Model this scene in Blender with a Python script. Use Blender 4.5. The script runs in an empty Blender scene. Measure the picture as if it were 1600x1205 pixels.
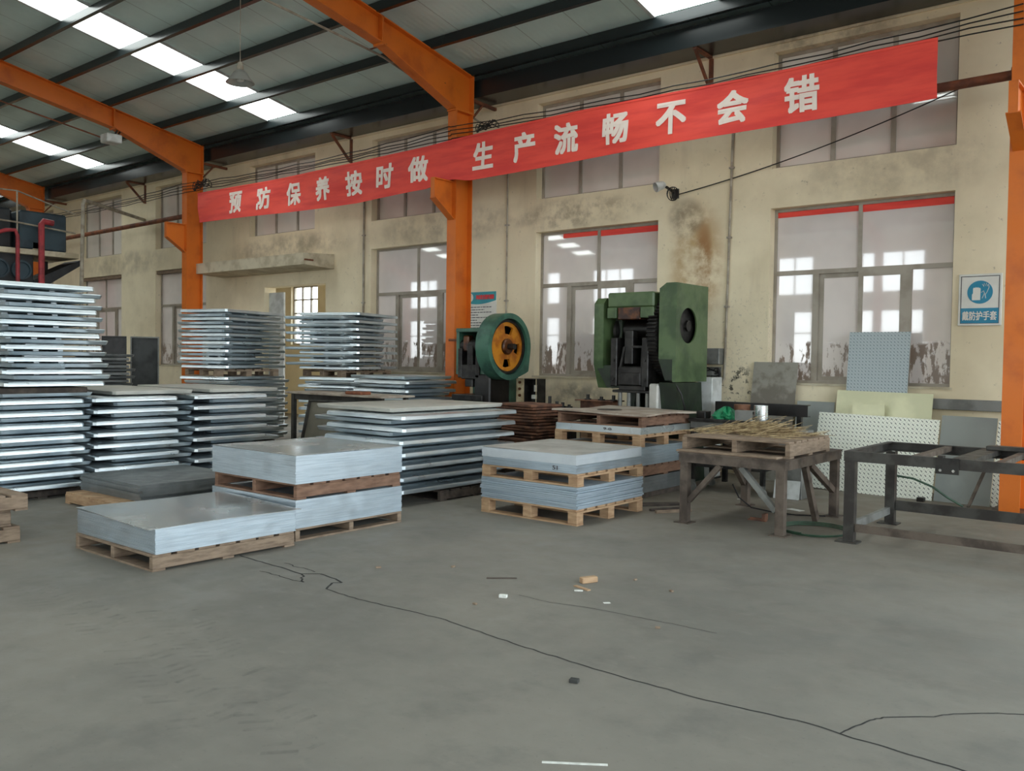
import bpy, math, random
from mathutils import Matrix, Vector
random.seed(7)
scene = bpy.context.scene
COL = scene.collection
PI = math.pi

# ------------------------------------------------------------------ camera
YAW, PITCH, ROLL, FPX, EYE = 0.6839493, -0.0304569, 0.0137625, 1373.0, 1.6
cam_data = bpy.data.cameras.new('camera')
cam_data.sensor_fit = 'HORIZONTAL'
cam_data.sensor_width = 36.0
cam_data.lens = FPX / 1600.0 * 36.0
cam_data.clip_end = 400
cam_data.clip_start = 0.05
camera = bpy.data.objects.new('camera', cam_data)
COL.objects.link(camera)
_cy, _sy, _cp, _sp = math.cos(YAW), math.sin(YAW), math.cos(PITCH), math.sin(PITCH)
_f = Vector((-_sy * _cp, _cy * _cp, _sp))
_r0 = Vector((_cy, _sy, 0))
_u0 = _r0.cross(_f)
_r = _r0 * math.cos(ROLL) + _u0 * math.sin(ROLL)
_u = -_r0 * math.sin(ROLL) + _u0 * math.cos(ROLL)
camera.matrix_world = Matrix(((_r.x, _u.x, -_f.x, 0), (_r.y, _u.y, -_f.y, 0), (_r.z, _u.z, -_f.z, EYE), (0, 0, 0, 1)))
scene.camera = camera

# ------------------------------------------------------------------ view transform, world, daylight
scene.view_settings.view_transform = 'Standard'
scene.view_settings.look = 'None'
scene.view_settings.gamma = 1.0
scene.view_settings.use_curve_mapping = False
scene.view_settings.exposure = 0.15
scene.cycles.use_denoising = True
scene.cycles.max_bounces = 8
scene.cycles.diffuse_bounces = 5
scene.cycles.glossy_bounces = 5
scene.cycles.sample_clamp_indirect = 6.0

SKY = 5.0
world = bpy.data.worlds.new('sky')
scene.world = world
world.use_nodes = True
_nt = world.node_tree
_bg = _nt.nodes['Background']
_tc = _nt.nodes.new('ShaderNodeTexCoord')
_sx = _nt.nodes.new('ShaderNodeSeparateXYZ')
_rp = _nt.nodes.new('ShaderNodeValToRGB')
_nt.links.new(_tc.outputs['Generated'], _sx.inputs[0])
_mr = _nt.nodes.new('ShaderNodeMapRange')
_mr.inputs['From Min'].default_value = -1
_nt.links.new(_sx.outputs['Z'], _mr.inputs['Value'])
_nt.links.new(_mr.outputs['Result'], _rp.inputs['Fac'])
_e = _rp.color_ramp.elements
_e[0].position, _e[0].color = 0.47, (0.30, 0.29, 0.26, 1)
_e[1].position, _e[1].color = 0.51, (0.92, 0.98, 1.0, 1)
_n = _rp.color_ramp.elements.new(0.75)
_n.color = (0.66, 0.85, 1.0, 1)
_nt.links.new(_rp.outputs['Color'], _bg.inputs['Color'])
_bg.inputs['Strength'].default_value = SKY


def portal(loc, rot, sx, sy):
    d = bpy.data.lights.new('daylight_portal', 'AREA')
    d.shape = 'RECTANGLE'
    d.size, d.size_y = sx, sy
    d.cycles.is_portal = True
    o = bpy.data.objects.new('daylight_portal', d)
    o.location, o.rotation_euler = loc, rot
    COL.objects.link(o)


END_X = 11.0            # open end of the hall, right of the camera
OPP_Y = -10.5          # the opposite long wall
WALL_Y = 11.75
portal((END_X + 0.05, 0.6, 3.2), (0, PI / 2, 0), 6.4, 22.0)
portal((5.9, WALL_Y + 0.35, 2.4), (-PI / 2, 0, 0), 8.8, 4.8)
portal((-14.0, OPP_Y - 0.35, 2.5), (PI / 2, 0, 0), 46, 2.4)
portal((-14.0, OPP_Y - 0.35, 5.05), (PI / 2, 0, 0), 46, 1.6)


# ------------------------------------------------------------------ materials
def srgb(r, g, b):
    f = lambda c: ((c / 255 + 0.055) / 1.055) ** 2.4 if c / 255 > 0.04045 else c / 255 / 12.92
    return (f(r), f(g), f(b), 1)


class NT:
    def __init__(s, name):
        s.m = bpy.data.materials.new(name)
        s.m.use_nodes = True
        s.t = s.m.node_tree
        s.b = s.t.nodes['Principled BSDF']

    def n(s, kind, **kw):
        x = s.t.nodes.new('ShaderNode' + kind)
        for k, v in kw.items():
            setattr(x, k, v)
        return x

    def l(s, a, b):
        s.t.links.new(a, b)

    def pos(s):
        if not hasattr(s, '_p'):
            s._p = s.n('NewGeometry').outputs['Position']
            sep = s.n('SeparateXYZ')
            s.l(s._p, sep.inputs[0])
            s._x, s._y, s._z = sep.outputs
        return s._p

    def val(s, v, sock):
        if isinstance(v, (int, float)):
            sock.default_value = v
        else:
            s.l(v, sock)

    def math(s, op, a, b=0.0, clamp=False):
        x = s.n('Math', operation=op, use_clamp=clamp)
        s.val(a, x.inputs[0])
        s.val(b, x.inputs[1])
        return x.outputs[0]

    def noise(s, scale, detail=4, rough=0.55, vec=None, stretch=None):
        v = vec or s.pos()
        if stretch:
            mp = s.n('Mapping')
            mp.inputs['Scale'].default_value = stretch
            s.l(v, mp.inputs['Vector'])
            v = mp.outputs[0]
        x = s.n('TexNoise')
        x.inputs['Scale'].default_value = scale
        x.inputs['Detail'].default_value = detail
        x.inputs['Roughness'].default_value = rough
        s.l(v, x.inputs['Vector'])
        return x.outputs['Fac']

    def ramp(s, fac, lo, hi, a=0.0, b=1.0):
        x = s.n('MapRange', interpolation_type='SMOOTHSTEP')
        s.l(fac, x.inputs['Value'])
        x.inputs['From Min'].default_value = lo
        x.inputs['From Max'].default_value = hi
        x.inputs['To Min'].default_value = a
        x.inputs['To Max'].default_value = b
        return x.outputs['Result']

    def mix(s, fac, a, b):
        x = s.n('Mix', data_type='RGBA')
        s.val(fac, x.inputs['Factor'])
        for v, i in ((a, 6), (b, 7)):
            if isinstance(v, tuple):
                x.inputs[i].default_value = v
            else:
                s.l(v, x.inputs[i])
        return x.outputs[2]

    def bump(s, h, strength=0.3, dist=0.01):
        x = s.n('Bump')
        x.inputs['Strength'].default_value = strength
        x.inputs['Distance'].default_value = dist
        s.l(h, x.inputs['Height'])
        s.l(x.outputs[0], s.b.inputs['Normal'])

    def set(s, color=None, rough=None, metal=None, **kw):
        for k, v in (('Base Color', color), ('Roughness', rough), ('Metallic', metal)):
            if v is None:
                continue
            if isinstance(v, (int, float, tuple)):
                s.b.inputs[k].default_value = v
            else:
                s.l(v, s.b.inputs[k])
        for k, v in kw.items():
            s.b.inputs[k.replace('_', ' ')].default_value = v
        return s.m

    def spot(s, x, z, rx, rz, edge=0.6):
        """1 inside an ellipse round (x, z) on a wall, falling to 0 at its rim"""
        s.pos()
        a = s.math('DIVIDE', s.math('SUBTRACT', s._x, x), rx)
        b = s.math('DIVIDE', s.math('SUBTRACT', s._z, z), rz)
        d = s.math('ADD', s.math('MULTIPLY', a, a), s.math('MULTIPLY', b, b))
        return s.ramp(d, edge, 1.0, 1.0, 0.0)


def simple(name, c, c2=None, rough=0.6, metal=0.0, scale=6.0, lo=0.4, hi=0.62, bump=0.0, bscale=None, stretch=None, detail=5):
    t = NT(name)
    if c2 is None:
        c2 = tuple(v * 0.8 for v in c[:3]) + (1,)
    nz = t.noise(scale, detail, stretch=stretch)
    t.set(t.mix(t.ramp(nz, lo, hi), c, c2), t.ramp(t.noise(scale * 2.3, 3), 0.3, 0.7, rough - 0.07, rough + 0.08), metal)
    if bump:
        t.bump(t.noise(bscale or scale * 6, 3, stretch=stretch), bump, 0.01)
    return t.m


MAT = {}
MAT['orange'] = simple('orange_paint', srgb(216, 112, 32), srgb(190, 92, 26), 0.42, scale=2.5, lo=0.45, hi=0.75)
MAT['rust'] = simple('rusty_orange_steel', srgb(130, 76, 50), srgb(96, 56, 40), 0.7, scale=5)
_t = NT('dark_purlin_paint')
MAT['purlin'] = _t.set(srgb(32, 39, 41), 0.27)
MAT['roofsheet'] = None
MAT['galv'] = simple('galvanized_steel', (0.70, 0.76, 0.79, 1), (0.58, 0.65, 0.69, 1), 0.34, 0.9, scale=1.5)
MAT['galvdusty'] = simple('dusty_galvanized_steel', (0.50, 0.48, 0.43, 1), (0.42, 0.41, 0.37, 1), 0.5, 0.25, scale=2.5)
MAT['sheet'] = simple('bare_sheet_steel', (0.66, 0.69, 0.69, 1), (0.60, 0.63, 0.63, 1), 0.25, 0.75, scale=0.8, lo=0.2, hi=0.9)
MAT['sheetedge'] = simple('sheet_steel_edges', (0.60, 0.68, 0.74, 1), (0.50, 0.58, 0.64, 1), 0.42, 0.85, scale=3.0, stretch=(1, 1, 30))
MAT['bundle'] = simple('sheet_bundle_edges', (0.50, 0.58, 0.65, 1), (0.40, 0.48, 0.55, 1), 0.5, 0.55, scale=3.0, stretch=(1, 1, 30))
MAT['palesheet'] = simple('pale_galvanized_edges', (0.62, 0.66, 0.69, 1), (0.54, 0.58, 0.62, 1), 0.45, 0.4, scale=2)
MAT['dustysheet'] = simple('dusty_sheet_steel', (0.50, 0.49, 0.46, 1), (0.40, 0.39, 0.36, 1), 0.5, 0.35, scale=2.5)
MAT['darksheet'] = simple('dark_sheet_steel', (0.24, 0.25, 0.25, 1), (0.18, 0.19, 0.19, 1), 0.42, 0.55, scale=3)
MAT['board'] = simple('pale_board', srgb(176, 164, 150), srgb(146, 130, 116), 0.7, scale=3)
MAT['wood_new'] = simple('pallet_wood_yellow', srgb(186, 154, 120), srgb(154, 120, 90), 0.75, lo=0.3, hi=0.75, scale=7, stretch=(1, 1, 5), bump=0.2, bscale=30)
MAT['wood_old'] = simple('pallet_wood_weathered', srgb(146, 126, 106), srgb(112, 94, 78), 0.8, lo=0.3, hi=0.75, scale=7, stretch=(1, 1, 5), bump=0.25, bscale=30)
MAT['wood_red'] = simple('pallet_wood_reddish', srgb(136, 104, 84), srgb(102, 75, 59), 0.78, lo=0.3, hi=0.75, scale=6, stretch=(1, 1, 5), bump=0.25, bscale=30)
MAT['wood_dark'] = simple('pallet_wood_dark', srgb(82, 72, 64), srgb(54, 46, 41), 0.8, scale=7, bump=0.2, bscale=30)
MAT['plyrust'] = simple('rusty_brown_plate', srgb(124, 84, 62), srgb(78, 52, 40), 0.75, scale=6, bump=0.15)
MAT['straw'] = simple('dry_straw', srgb(186, 164, 124), srgb(128, 106, 76), 0.8, scale=18)
MAT['blacksteel'] = simple('black_table_steel', srgb(74, 72, 68), srgb(54, 50, 47), 0.5, 0.35, scale=5)
MAT['brownsteel'] = simple('brown_table_steel', srgb(104, 92, 82), srgb(72, 62, 55), 0.55, 0.3, scale=5)
MAT['castiron'] = simple('oily_cast_iron', srgb(50, 48, 46), srgb(28, 26, 25), 0.42, 0.4, scale=8)
MAT['blackoil'] = simple('oily_black', srgb(26, 22, 20), srgb(16, 14, 13), 0.4, 0.1, scale=8)
MAT['oilbrown'] = simple('oily_brown_cast', srgb(96, 54, 22), srgb(44, 22, 16), 0.35, 0.2, scale=9)
MAT['blackdull'] = simple('dull_black_steel', srgb(58, 60, 60), srgb(40, 42, 42), 0.6, scale=3)
MAT['dulltray'] = simple('dull_brownish_steel', srgb(132, 126, 112), srgb(112, 106, 94), 0.5, 0.2, scale=2)
MAT['scuffed'] = simple('scuffed_grey_sheet', srgb(150, 146, 136), srgb(116, 110, 100), 0.5, 0.15, scale=3.5, lo=0.45, hi=0.6)
MAT['plainsheet'] = simple('plain_grey_sheet', srgb(148, 152, 148), srgb(132, 136, 134), 0.45, 0.3, scale=1.2)
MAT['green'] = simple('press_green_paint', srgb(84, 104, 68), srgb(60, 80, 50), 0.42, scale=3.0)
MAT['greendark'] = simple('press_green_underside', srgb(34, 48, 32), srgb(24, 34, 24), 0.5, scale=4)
MAT['teal'] = simple('press_teal_paint', srgb(66, 108, 90), srgb(48, 82, 70), 0.4, scale=4)
MAT['wheel'] = simple('flywheel_yellow_orange', srgb(200, 128, 30), srgb(160, 88, 20), 0.45, scale=5)
MAT['chrome'] = simple('bright_machined_steel', (0.62, 0.62, 0.6, 1), None, 0.25, 0.95, scale=8)
MAT['ctrl'] = simple('control_panel_cream', srgb(196, 180, 146), srgb(166, 148, 116), 0.6, scale=9)
MAT['white'] = simple('white_painted_metal', srgb(206, 208, 206), srgb(180, 182, 178), 0.5, scale=5)
MAT['greymetal'] = simple('grey_painted_metal', srgb(128, 128, 124), srgb(104, 104, 100), 0.5, 0.2, scale=4)
MAT['alu'] = simple('window_frame_aluminium', srgb(168, 160, 148), srgb(150, 141, 128), 0.45, 0.15, scale=3)
MAT['plasterwhite'] = simple('cream_concrete', srgb(206, 196, 172), srgb(176, 164, 140), 0.85, scale=3)
MAT['conduit'] = simple('conduit_grey_plastic', srgb(170, 162, 146), srgb(140, 130, 114), 0.55, scale=6)
MAT['cable'] = simple('black_cable_rubber', srgb(28, 26, 25), None, 0.6, scale=10)
MAT['tealblue'] = simple('dark_blue_machine_paint', srgb(52, 72, 82), srgb(36, 52, 62), 0.5, scale=2)
MAT['darkbody'] = simple('dark_machine_body', srgb(40, 44, 48), srgb(28, 31, 34), 0.55, scale=3)
MAT['redpipe'] = simple('red_pipe_paint', srgb(168, 54, 62), srgb(130, 42, 50), 0.45, scale=5)
MAT['hose'] = simple('green_hose', srgb(58, 86, 66), srgb(40, 64, 48), 0.4, scale=8)
MAT['greenbag'] = simple('green_plastic_cloth', srgb(16, 128, 82), srgb(10, 90, 60), 0.5, scale=12)
MAT['signblue'] = simple('sign_blue', srgb(14, 132, 166), srgb(12, 122, 156), 0.4, scale=3)
MAT['signteal'] = simple('poster_teal', srgb(30, 150, 160), srgb(24, 132, 148), 0.4, scale=3)
MAT['signwhite'] = simple('sign_white', srgb(222, 222, 214), srgb(212, 212, 204), 0.4, scale=3)
MAT['ink'] = simple('dark_ink', srgb(72, 70, 74), None, 0.6, scale=5)
MAT['redink'] = simple('red_print', srgb(226, 60, 66), None, 0.5, scale=5)
MAT['lettering'] = simple('banner_white_lettering', srgb(255, 240, 230), srgb(250, 232, 222), 0.7, scale=4)
MAT['foam'] = simple('white_foam', srgb(226, 226, 220), srgb(206, 206, 198), 0.7, scale=20)
MAT['crack'] = simple('floor_crack_dirt', srgb(56, 54, 52), srgb(40, 39, 38), 0.95, scale=12)
MAT['stone'] = simple('dark_stone', srgb(60, 60, 58), None, 0.8, scale=15)
MAT['lampshade'] = simple('lamp_aluminium', (0.55, 0.55, 0.52, 1), (0.42, 0.42, 0.4, 1), 0.4, 0.6, scale=6)


def make_banner_mat():
    t = NT('red_banner_cloth')
    n1 = t.noise(1.2, 4, stretch=(1, 1, 7))
    c = t.mix(t.ramp(n1, 0.35, 0.7), srgb(250, 80, 64), srgb(230, 60, 54))
    t.set(c, 0.62)
    t.b.inputs['Sheen Weight'].default_value = 0.2
    t.bump(t.noise(30, 2), 0.1, 0.003)
    return t.m


def make_roof_mat():
    t = NT('roof_sheet_underside')
    t.pos()
    fine = t.math('SINE', t.math('MULTIPLY', t._x, 2 * PI / 0.11))
    seam = t.math('ABSOLUTE', t.math('SUBTRACT', t.math('FRACT', t.math('DIVIDE', t._x, 0.9)), 0.5))
    seam = t.ramp(seam, 0.0, 0.016, 1.0, 0.0)
    c = t.mix(t.ramp(t.noise(0.9, 4), 0.35, 0.7), srgb(222, 240, 236), srgb(206, 225, 221))
    c = t.mix(t.math('MULTIPLY', seam, 0.55), c, srgb(90, 94, 90))
    t.set(c, 0.55)
    t.bump(fine, 0.25, 0.004)
    return t.m


def make_wall_mat():
    t = NT('stained_cream_plaster')
    t.pos()
    c = t.mix(t.ramp(t.noise(0.55, 5, 0.6), 0.36, 0.66), srgb(240, 227, 197), srgb(219, 205, 174))
    streak = t.noise(1.6, 4, 0.6, stretch=(1.3, 1, 0.25))
    c = t.mix(t.math('MULTIPLY', t.ramp(streak, 0.55, 0.82), 0.35), c, srgb(160, 146, 124))
    c = t.mix(t.math('MULTIPLY', t.ramp(t.noise(14, 5, 0.7), 0.62, 0.72), 0.5), c, srgb(128, 116, 100))
    n = t.noise(2.6, 5, 0.65)
    n2 = t.noise(9, 5, 0.7)
    n3 = t.noise(16, 6, 0.75)
    # smudges of soot between the storeys, rust run beside the press, scuffs behind the machines
    for x, z, rx, rz, col, k, src, lo, hi in (
            (-11.2, 4.0, 2.2, 0.42, srgb(140, 128, 108), 0.6, n, 0.3, 0.72),
            (-16.0, 3.95, 2.6, 0.35, srgb(130, 120, 102), 0.65, n, 0.3, 0.72),
            (-8.3, 3.98, 1.5, 0.3, srgb(140, 124, 100), 0.6, n, 0.4, 0.6),
            (-6.1, 3.0, 0.55, 1.1, srgb(176, 140, 88), 0.75, n, 0.3, 0.62),
            (-6.0, 3.05, 0.17, 0.75, srgb(150, 98, 50), 0.7, n, 0.3, 0.6),
            (-6.3, 3.72, 0.35, 0.35, srgb(118, 104, 88), 0.7, n, 0.3, 0.6),
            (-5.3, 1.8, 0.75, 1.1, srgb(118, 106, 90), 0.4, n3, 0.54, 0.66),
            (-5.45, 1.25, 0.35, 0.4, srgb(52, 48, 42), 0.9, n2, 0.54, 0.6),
            (-3.4, 4.1, 1.6, 0.5, srgb(160, 148, 126), 0.5, n, 0.3, 0.72),
            (-4.2, 6.0, 1.2, 0.3, srgb(120, 108, 90), 0.6, n, 0.42, 0.66),
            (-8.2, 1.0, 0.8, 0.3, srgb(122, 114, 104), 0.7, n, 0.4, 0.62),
            (-23.0, 4.0, 2.6, 0.4, srgb(140, 128, 108), 0.5, n, 0.3, 0.72)):
        f = t.math('MULTIPLY', t.math('MULTIPLY', t.spot(x, z, rx, rz, 0.1), t.ramp(src, lo, hi)), k)
        c = t.mix(f, c, col)
    t.set(c, 0.88)
    t.bump(t.noise(22, 4), 0.15, 0.006)
    return t.m


def make_floor_mat():
    t = NT('worn_concrete_floor')
    t.pos()
    c = t.mix(t.ramp(t.noise(0.5, 5, 0.6), 0.34, 0.68), srgb(131, 126, 117), srgb(112, 109, 102))
    c = t.mix(t.math('MULTIPLY', t.ramp(t.noise(2.4, 6, 0.65), 0.5, 0.72), 0.4), c, srgb(95, 93, 88))
    c = t.mix(t.math('MULTIPLY', t.ramp(t.noise(5.0, 5, 0.7, stretch=(1, 2.2, 1)), 0.56, 0.74), 0.3), c, srgb(142, 138, 128))
    c = t.mix(t.math('MULTIPLY', t.ramp(t.noise(40, 3, 0.6), 0.6, 0.75), 0.3), c, srgb(88, 86, 82))
    c = t.mix(t.math('MULTIPLY', t.ramp(t._y, 6.0, 9.0), 0.4), c, srgb(128, 114, 96))
    t.set(c, t.ramp(t.noise(3, 4), 0.3, 0.7, 0.55, 0.8))
    t.bump(t.noise(18, 5), 0.12, 0.004)
    return t.m


def make_pane_mat(name, tint, painted, seed=0.0):
    t = NT(name)
    t.pos()
    c = t.mix(t.ramp(t.noise(1.2, 3), 0.35, 0.7), tint, tuple(v * 0.88 for v in tint[:3]) + (1,))
    if painted:
        edge = t.math('ADD', t._z, t.math('MULTIPLY', t.math('SUBTRACT', t.noise(1.5, 3), 0.5), 0.25))
        zone = t.ramp(edge, 1.84, 1.90, 1.0, 0.0)
        peel = t.ramp(t.noise(4.2, 6, 0.7, stretch=(1.8, 1, 0.6)), 0.495, 0.54)
        f = t.math('MULTIPLY', zone, peel)
        c = t.mix(t.math('MULTIPLY', f, 0.9), c, srgb(112, 84, 58))
        t.set(c, t.math('ADD', t.math('MULTIPLY', f, 0.5), 0.03))
    else:
        t.set(c, 0.04)
    t.b.inputs['IOR'].default_value = 2.1
    return t.m


def make_diamond_mat(name, c_base, c_mark, pitch, metal, rough):
    t = NT(name)
    tc = t.n('TexCoord')
    sep = t.n('SeparateXYZ')
    t.l(tc.outputs['Object'], sep.inputs[0])
    X, Z = sep.outputs[0], sep.outputs[2]
    u = t.math('DIVIDE', t.math('ADD', X, Z), pitch)
    v = t.math('DIVIDE', t.math('SUBTRACT', X, Z), pitch)
    fu = t.math('SUBTRACT', t.math('FRACT', u), 0.5)
    fv = t.math('SUBTRACT', t.math('FRACT', v), 0.5)
    par = t.math('FLOORED_MODULO', t.math('ADD', t.math('FLOOR', u), t.math('FLOOR', v)), 2.0)

    def ell(a, b):
        p = t.math('DIVIDE', a, 0.56)
        q = t.math('DIVIDE', b, 0.17)
        return t.ramp(t.math('ADD', t.math('MULTIPLY', p, p), t.math('MULTIPLY', q, q)), 0.5, 1.1, 1.0, 0.0)
    e1 = t.math('MULTIPLY', ell(fu, fv), par)
    e2 = t.math('MULTIPLY', ell(fv, fu), t.math('SUBTRACT', 1.0, par))
    h = t.math('ADD', e1, e2)
    c = t.mix(t.math('MULTIPLY', e2, 0.95), c_base, c_mark)
    c = t.mix(t.math('MULTIPLY', e1, 0.25), c, c_mark)  # lighting put into the colour: one slant of marks dark, the other faint
    t.set(c, rough, metal)
    t.bump(h, 0.6, 0.004)
    return t.m


def make_skylight_mat():
    t = NT('translucent_skylight_daylight')
    t.set((0.8, 0.85, 0.82, 1), 0.5)
    t.pos()
    rib = t.math('MULTIPLY', t.math('ADD', t.math('SINE', t.math('MULTIPLY', t._x, 2 * PI / 0.14)), 1.0), 0.06)
    t.b.inputs['Emission Color'].default_value = (0.92, 1.0, 0.97, 1)
    t.l(t.math('MULTIPLY', t.math('SUBTRACT', 1.0, rib), 6.0), t.b.inputs['Emission Strength'])
    return t.m


MAT['banner'] = make_banner_mat()
MAT['roofsheet'] = make_roof_mat()
MAT['wall'] = make_wall_mat()
MAT['floor'] = make_floor_mat()
MAT['pane_low'] = make_pane_mat('whitened_pane_with_peeling_paint', srgb(238, 229, 226), True)
MAT['pane_up'] = make_pane_mat('whitened_pane', srgb(230, 224, 216), False)
MAT['skylight'] = make_skylight_mat()
MAT['diamond_bright'] = make_diamond_mat('bright_diamond_plate', (0.90, 0.91, 0.80, 1), (0.13, 0.14, 0.13, 1), 0.050, 0.25, 0.35)
MAT['diamond_grey'] = make_diamond_mat('grey_diamond_plate', (0.44, 0.50, 0.52, 1), (0.15, 0.19, 0.21, 1), 0.042, 0.3, 0.45)
MAT['yellowsheet'] = simple('yellowish_zinc_sheet', srgb(222, 220, 184), srgb(206, 205, 170), 0.4, 0.3, scale=2)
MAT['daylit_pane'] = None


def make_mark_mat():
    t = NT('faint_tyre_mark')
    t.set(srgb(92, 92, 89), 0.8)
    t.l(t.ramp(t.noise(7, 5, 0.7), 0.4, 0.8, 0.0, 0.3), t.b.inputs['Alpha'])
    return t.m


MAT['tyremark'] = make_mark_mat()


# ------------------------------------------------------------------ mesh building
class MB:
    """collects vertices and faces of one mesh"""

    def __init__(s):
        s.v, s.f = [], []

    def add(s, vs, fs):
        k = len(s.v)
        s.v += [tuple(p) for p in vs]
        s.f += [tuple(i + k for i in f) for f in fs]
        return s

    def box(s, x0, x1, y0, y1, z0, z1):
        s.add([(x0, y0, z0), (x1, y0, z0), (x1, y1, z0), (x0, y1, z0), (x0, y0, z1), (x1, y0, z1), (x1, y1, z1), (x0, y1, z1)],
              [(3, 2, 1, 0), (4, 5, 6, 7), (0, 1, 5, 4), (1, 2, 6, 5), (2, 3, 7, 6), (3, 0, 4, 7)])
        return s

    def cbox(s, x0, x1, y0, y1, z0, z1, c=0.01):
        """box with chamfered edges"""
        x = sorted((x0, x1)); y = sorted((y0, y1)); z = sorted((z0, z1))
        c = min(c, (x[1] - x[0]) * 0.4, (y[1] - y[0]) * 0.4, (z[1] - z[0]) * 0.4)
        ring = [(x[0] + c, y[0]), (x[1] - c, y[0]), (x[1], y[0] + c), (x[1], y[1] - c), (x[1] - c, y[1]), (x[0] + c, y[1]), (x[0], y[1] - c), (x[0], y[0] + c)]
        inn = [(min(max(a, x[0] + c), x[1] - c), min(max(b, y[0] + c), y[1] - c)) for a, b in ring]
        vs = [(a, b, z[0]) for a, b in inn] + [(a, b, z[0] + c) for a, b in ring] + [(a, b, z[1] - c) for a, b in ring] + [(a, b, z[1]) for a, b in inn]
        fs = [tuple(range(7, -1, -1)), tuple(range(24, 32))]
        for k in range(3):
            for i in range(8):
                j = (i + 1) % 8
                fs.append((k * 8 + i, k * 8 + j, k * 8 + 8 + j, k * 8 + 8 + i))
        s.add(vs, fs)
        return s

    def rbox(s, cx, cy, cz, sx, sy, sz, rz=0.0, rx=0.0, ry=0.0):
        m = Matrix.Translation((cx, cy, cz)) @ Matrix.Rotation(rz, 4, 'Z') @ Matrix.Rotation(ry, 4, 'Y') @ Matrix.Rotation(rx, 4, 'X')
        t = MB().box(-sx / 2, sx / 2, -sy / 2, sy / 2, -sz / 2, sz / 2)
        s.add([m @ Vector(p) for p in t.v], t.f)
        return s

    def bar(s, a, b, w, h, up=(0, 0, 1)):
        """rectangular bar from a to b, w across, h along up"""
        a, b = Vector(a), Vector(b)
        d = (b - a).normalized()
        u = Vector(up)
        sd = d.cross(u)
        if sd.length < 1e-4:
            sd = d.cross(Vector((1, 0, 0)))
        sd.normalize()
        u = sd.cross(d).normalized()
        q = [(-w / 2, -h / 2), (w / 2, -h / 2), (w / 2, h / 2), (-w / 2, h / 2)]
        vs = [p + sd * i + u * j for p in (a, b) for i, j in q]
        s.add(vs, [(0, 1, 2, 3), (7, 6, 5, 4), (0, 4, 5, 1), (1, 5, 6, 2), (2, 6, 7, 3), (3, 7, 4, 0)])
        return s

    def prism(s, poly, axis, a, b):
        """polygon in the plane normal to axis, extruded from a to b. axis x: poly=(y,z); y: (x,z); z: (x,y)"""
        mk = {'x': lambda p, q: (q, p[0], p[1]), 'y': lambda p, q: (p[0], q, p[1]), 'z': lambda p, q: (p[0], p[1], q)}[axis]
        n = len(poly)
        vs = [mk(p, a) for p in poly] + [mk(p, b) for p in poly]
        fs = [tuple(range(n)), tuple(range(2 * n - 1, n - 1, -1))]
        fs += [(i, i + n, (i + 1) % n + n, (i + 1) % n) for i in range(n)]
        s.add(vs, fs)
        return s

    def tube(s, pts, r, n=8, closed=False):
        pts = [Vector(p) for p in pts]
        m = len(pts)
        rings, up = [], None
        for i in range(m):
            if closed:
                d = pts[(i + 1) % m] - pts[i - 1]
            else:
                d = pts[min(i + 1, m - 1)] - pts[max(i - 1, 0)]
            d.normalize()
            if up is None:
                up = Vector((0, 0, 1)) if abs(d.z) < 0.9 else Vector((1, 0, 0))
            sd = d.cross(up).normalized()
            up = sd.cross(d).normalized()
            rr = r[i] if isinstance(r, (list, tuple)) else r
            rings.append([pts[i] + (sd * math.cos(2 * PI * k / n) + up * math.sin(2 * PI * k / n)) * rr for k in range(n)])
        vs = [p for q in rings for p in q]
        fs = []
        for i in range(m if closed else m - 1):
            a, b = i * n, ((i + 1) % m) * n
            fs += [(a + k, a + (k + 1) % n, b + (k + 1) % n, b + k) for k in range(n)]
        if not closed:
            fs += [tuple(range(n - 1, -1, -1)), tuple((m - 1) * n + k for k in range(n))]
        s.add(vs, fs)
        return s

    def lathe(s, prof, axis='z', c=(0, 0, 0), n=32):
        """profile [(radius, along)] turned about an axis through c"""
        vs, fs = [], []
        for r, h in prof:
            for k in range(n):
                a = 2 * PI * k / n
                p, q = r * math.cos(a), r * math.sin(a)
                o = {'z': (p, q, h), 'x': (h, p, q), 'y': (q, h, p)}[axis]
                vs.append((c[0] + o[0], c[1] + o[1], c[2] + o[2]))
        for i in range(len(prof) - 1):
            a, b = i * n, (i + 1) * n
            fs += [(a + k, a + (k + 1) % n, b + (k + 1) % n, b + k) for k in range(n)]
        if prof[0][0] > 1e-5:
            fs.append(tuple(range(n - 1, -1, -1)))
        if prof[-1][0] > 1e-5:
            fs.append(tuple((len(prof) - 1) * n + k for k in range(n)))
        s.add(vs, fs)
        return s

    def holed(s, y0, y1, z0, z1, cy, cz, r, xa, xb, n=48):
        """plate normal to x with a round hole, from xa to xb thick"""
        angs = sorted(set([2 * PI * k / n for k in range(n)] + [math.atan2(z - cz, y - cy) % (2 * PI) for y in (y0, y1) for z in (z0, z1)]))
        outer, inner = [], []
        for a in angs:
            c_, s_ = math.cos(a), math.sin(a)
            ts = []
            if abs(c_) > 1e-9:
                ts.append(((y1 if c_ > 0 else y0) - cy) / c_)
            if abs(s_) > 1e-9:
                ts.append(((z1 if s_ > 0 else z0) - cz) / s_)
            t = min(ts)
            outer.append((cy + c_ * t, cz + s_ * t))
            inner.append((cy + c_ * r, cz + s_ * r))
        m = len(angs)
        vs = [(x, p[0], p[1]) for x in (xa, xb) for L in (outer, inner) for p in L]
        fs = []
        for i in range(m):
            j = (i + 1) % m
            fs += [(i, j, m + j, m + i), (2 * m + i, 3 * m + i, 3 * m + j, 2 * m + j), (m + i, m + j, 3 * m + j, 3 * m + i), (i, 2 * m + i, 2 * m + j, j)]
        s.add(vs, fs)
        return s

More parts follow.
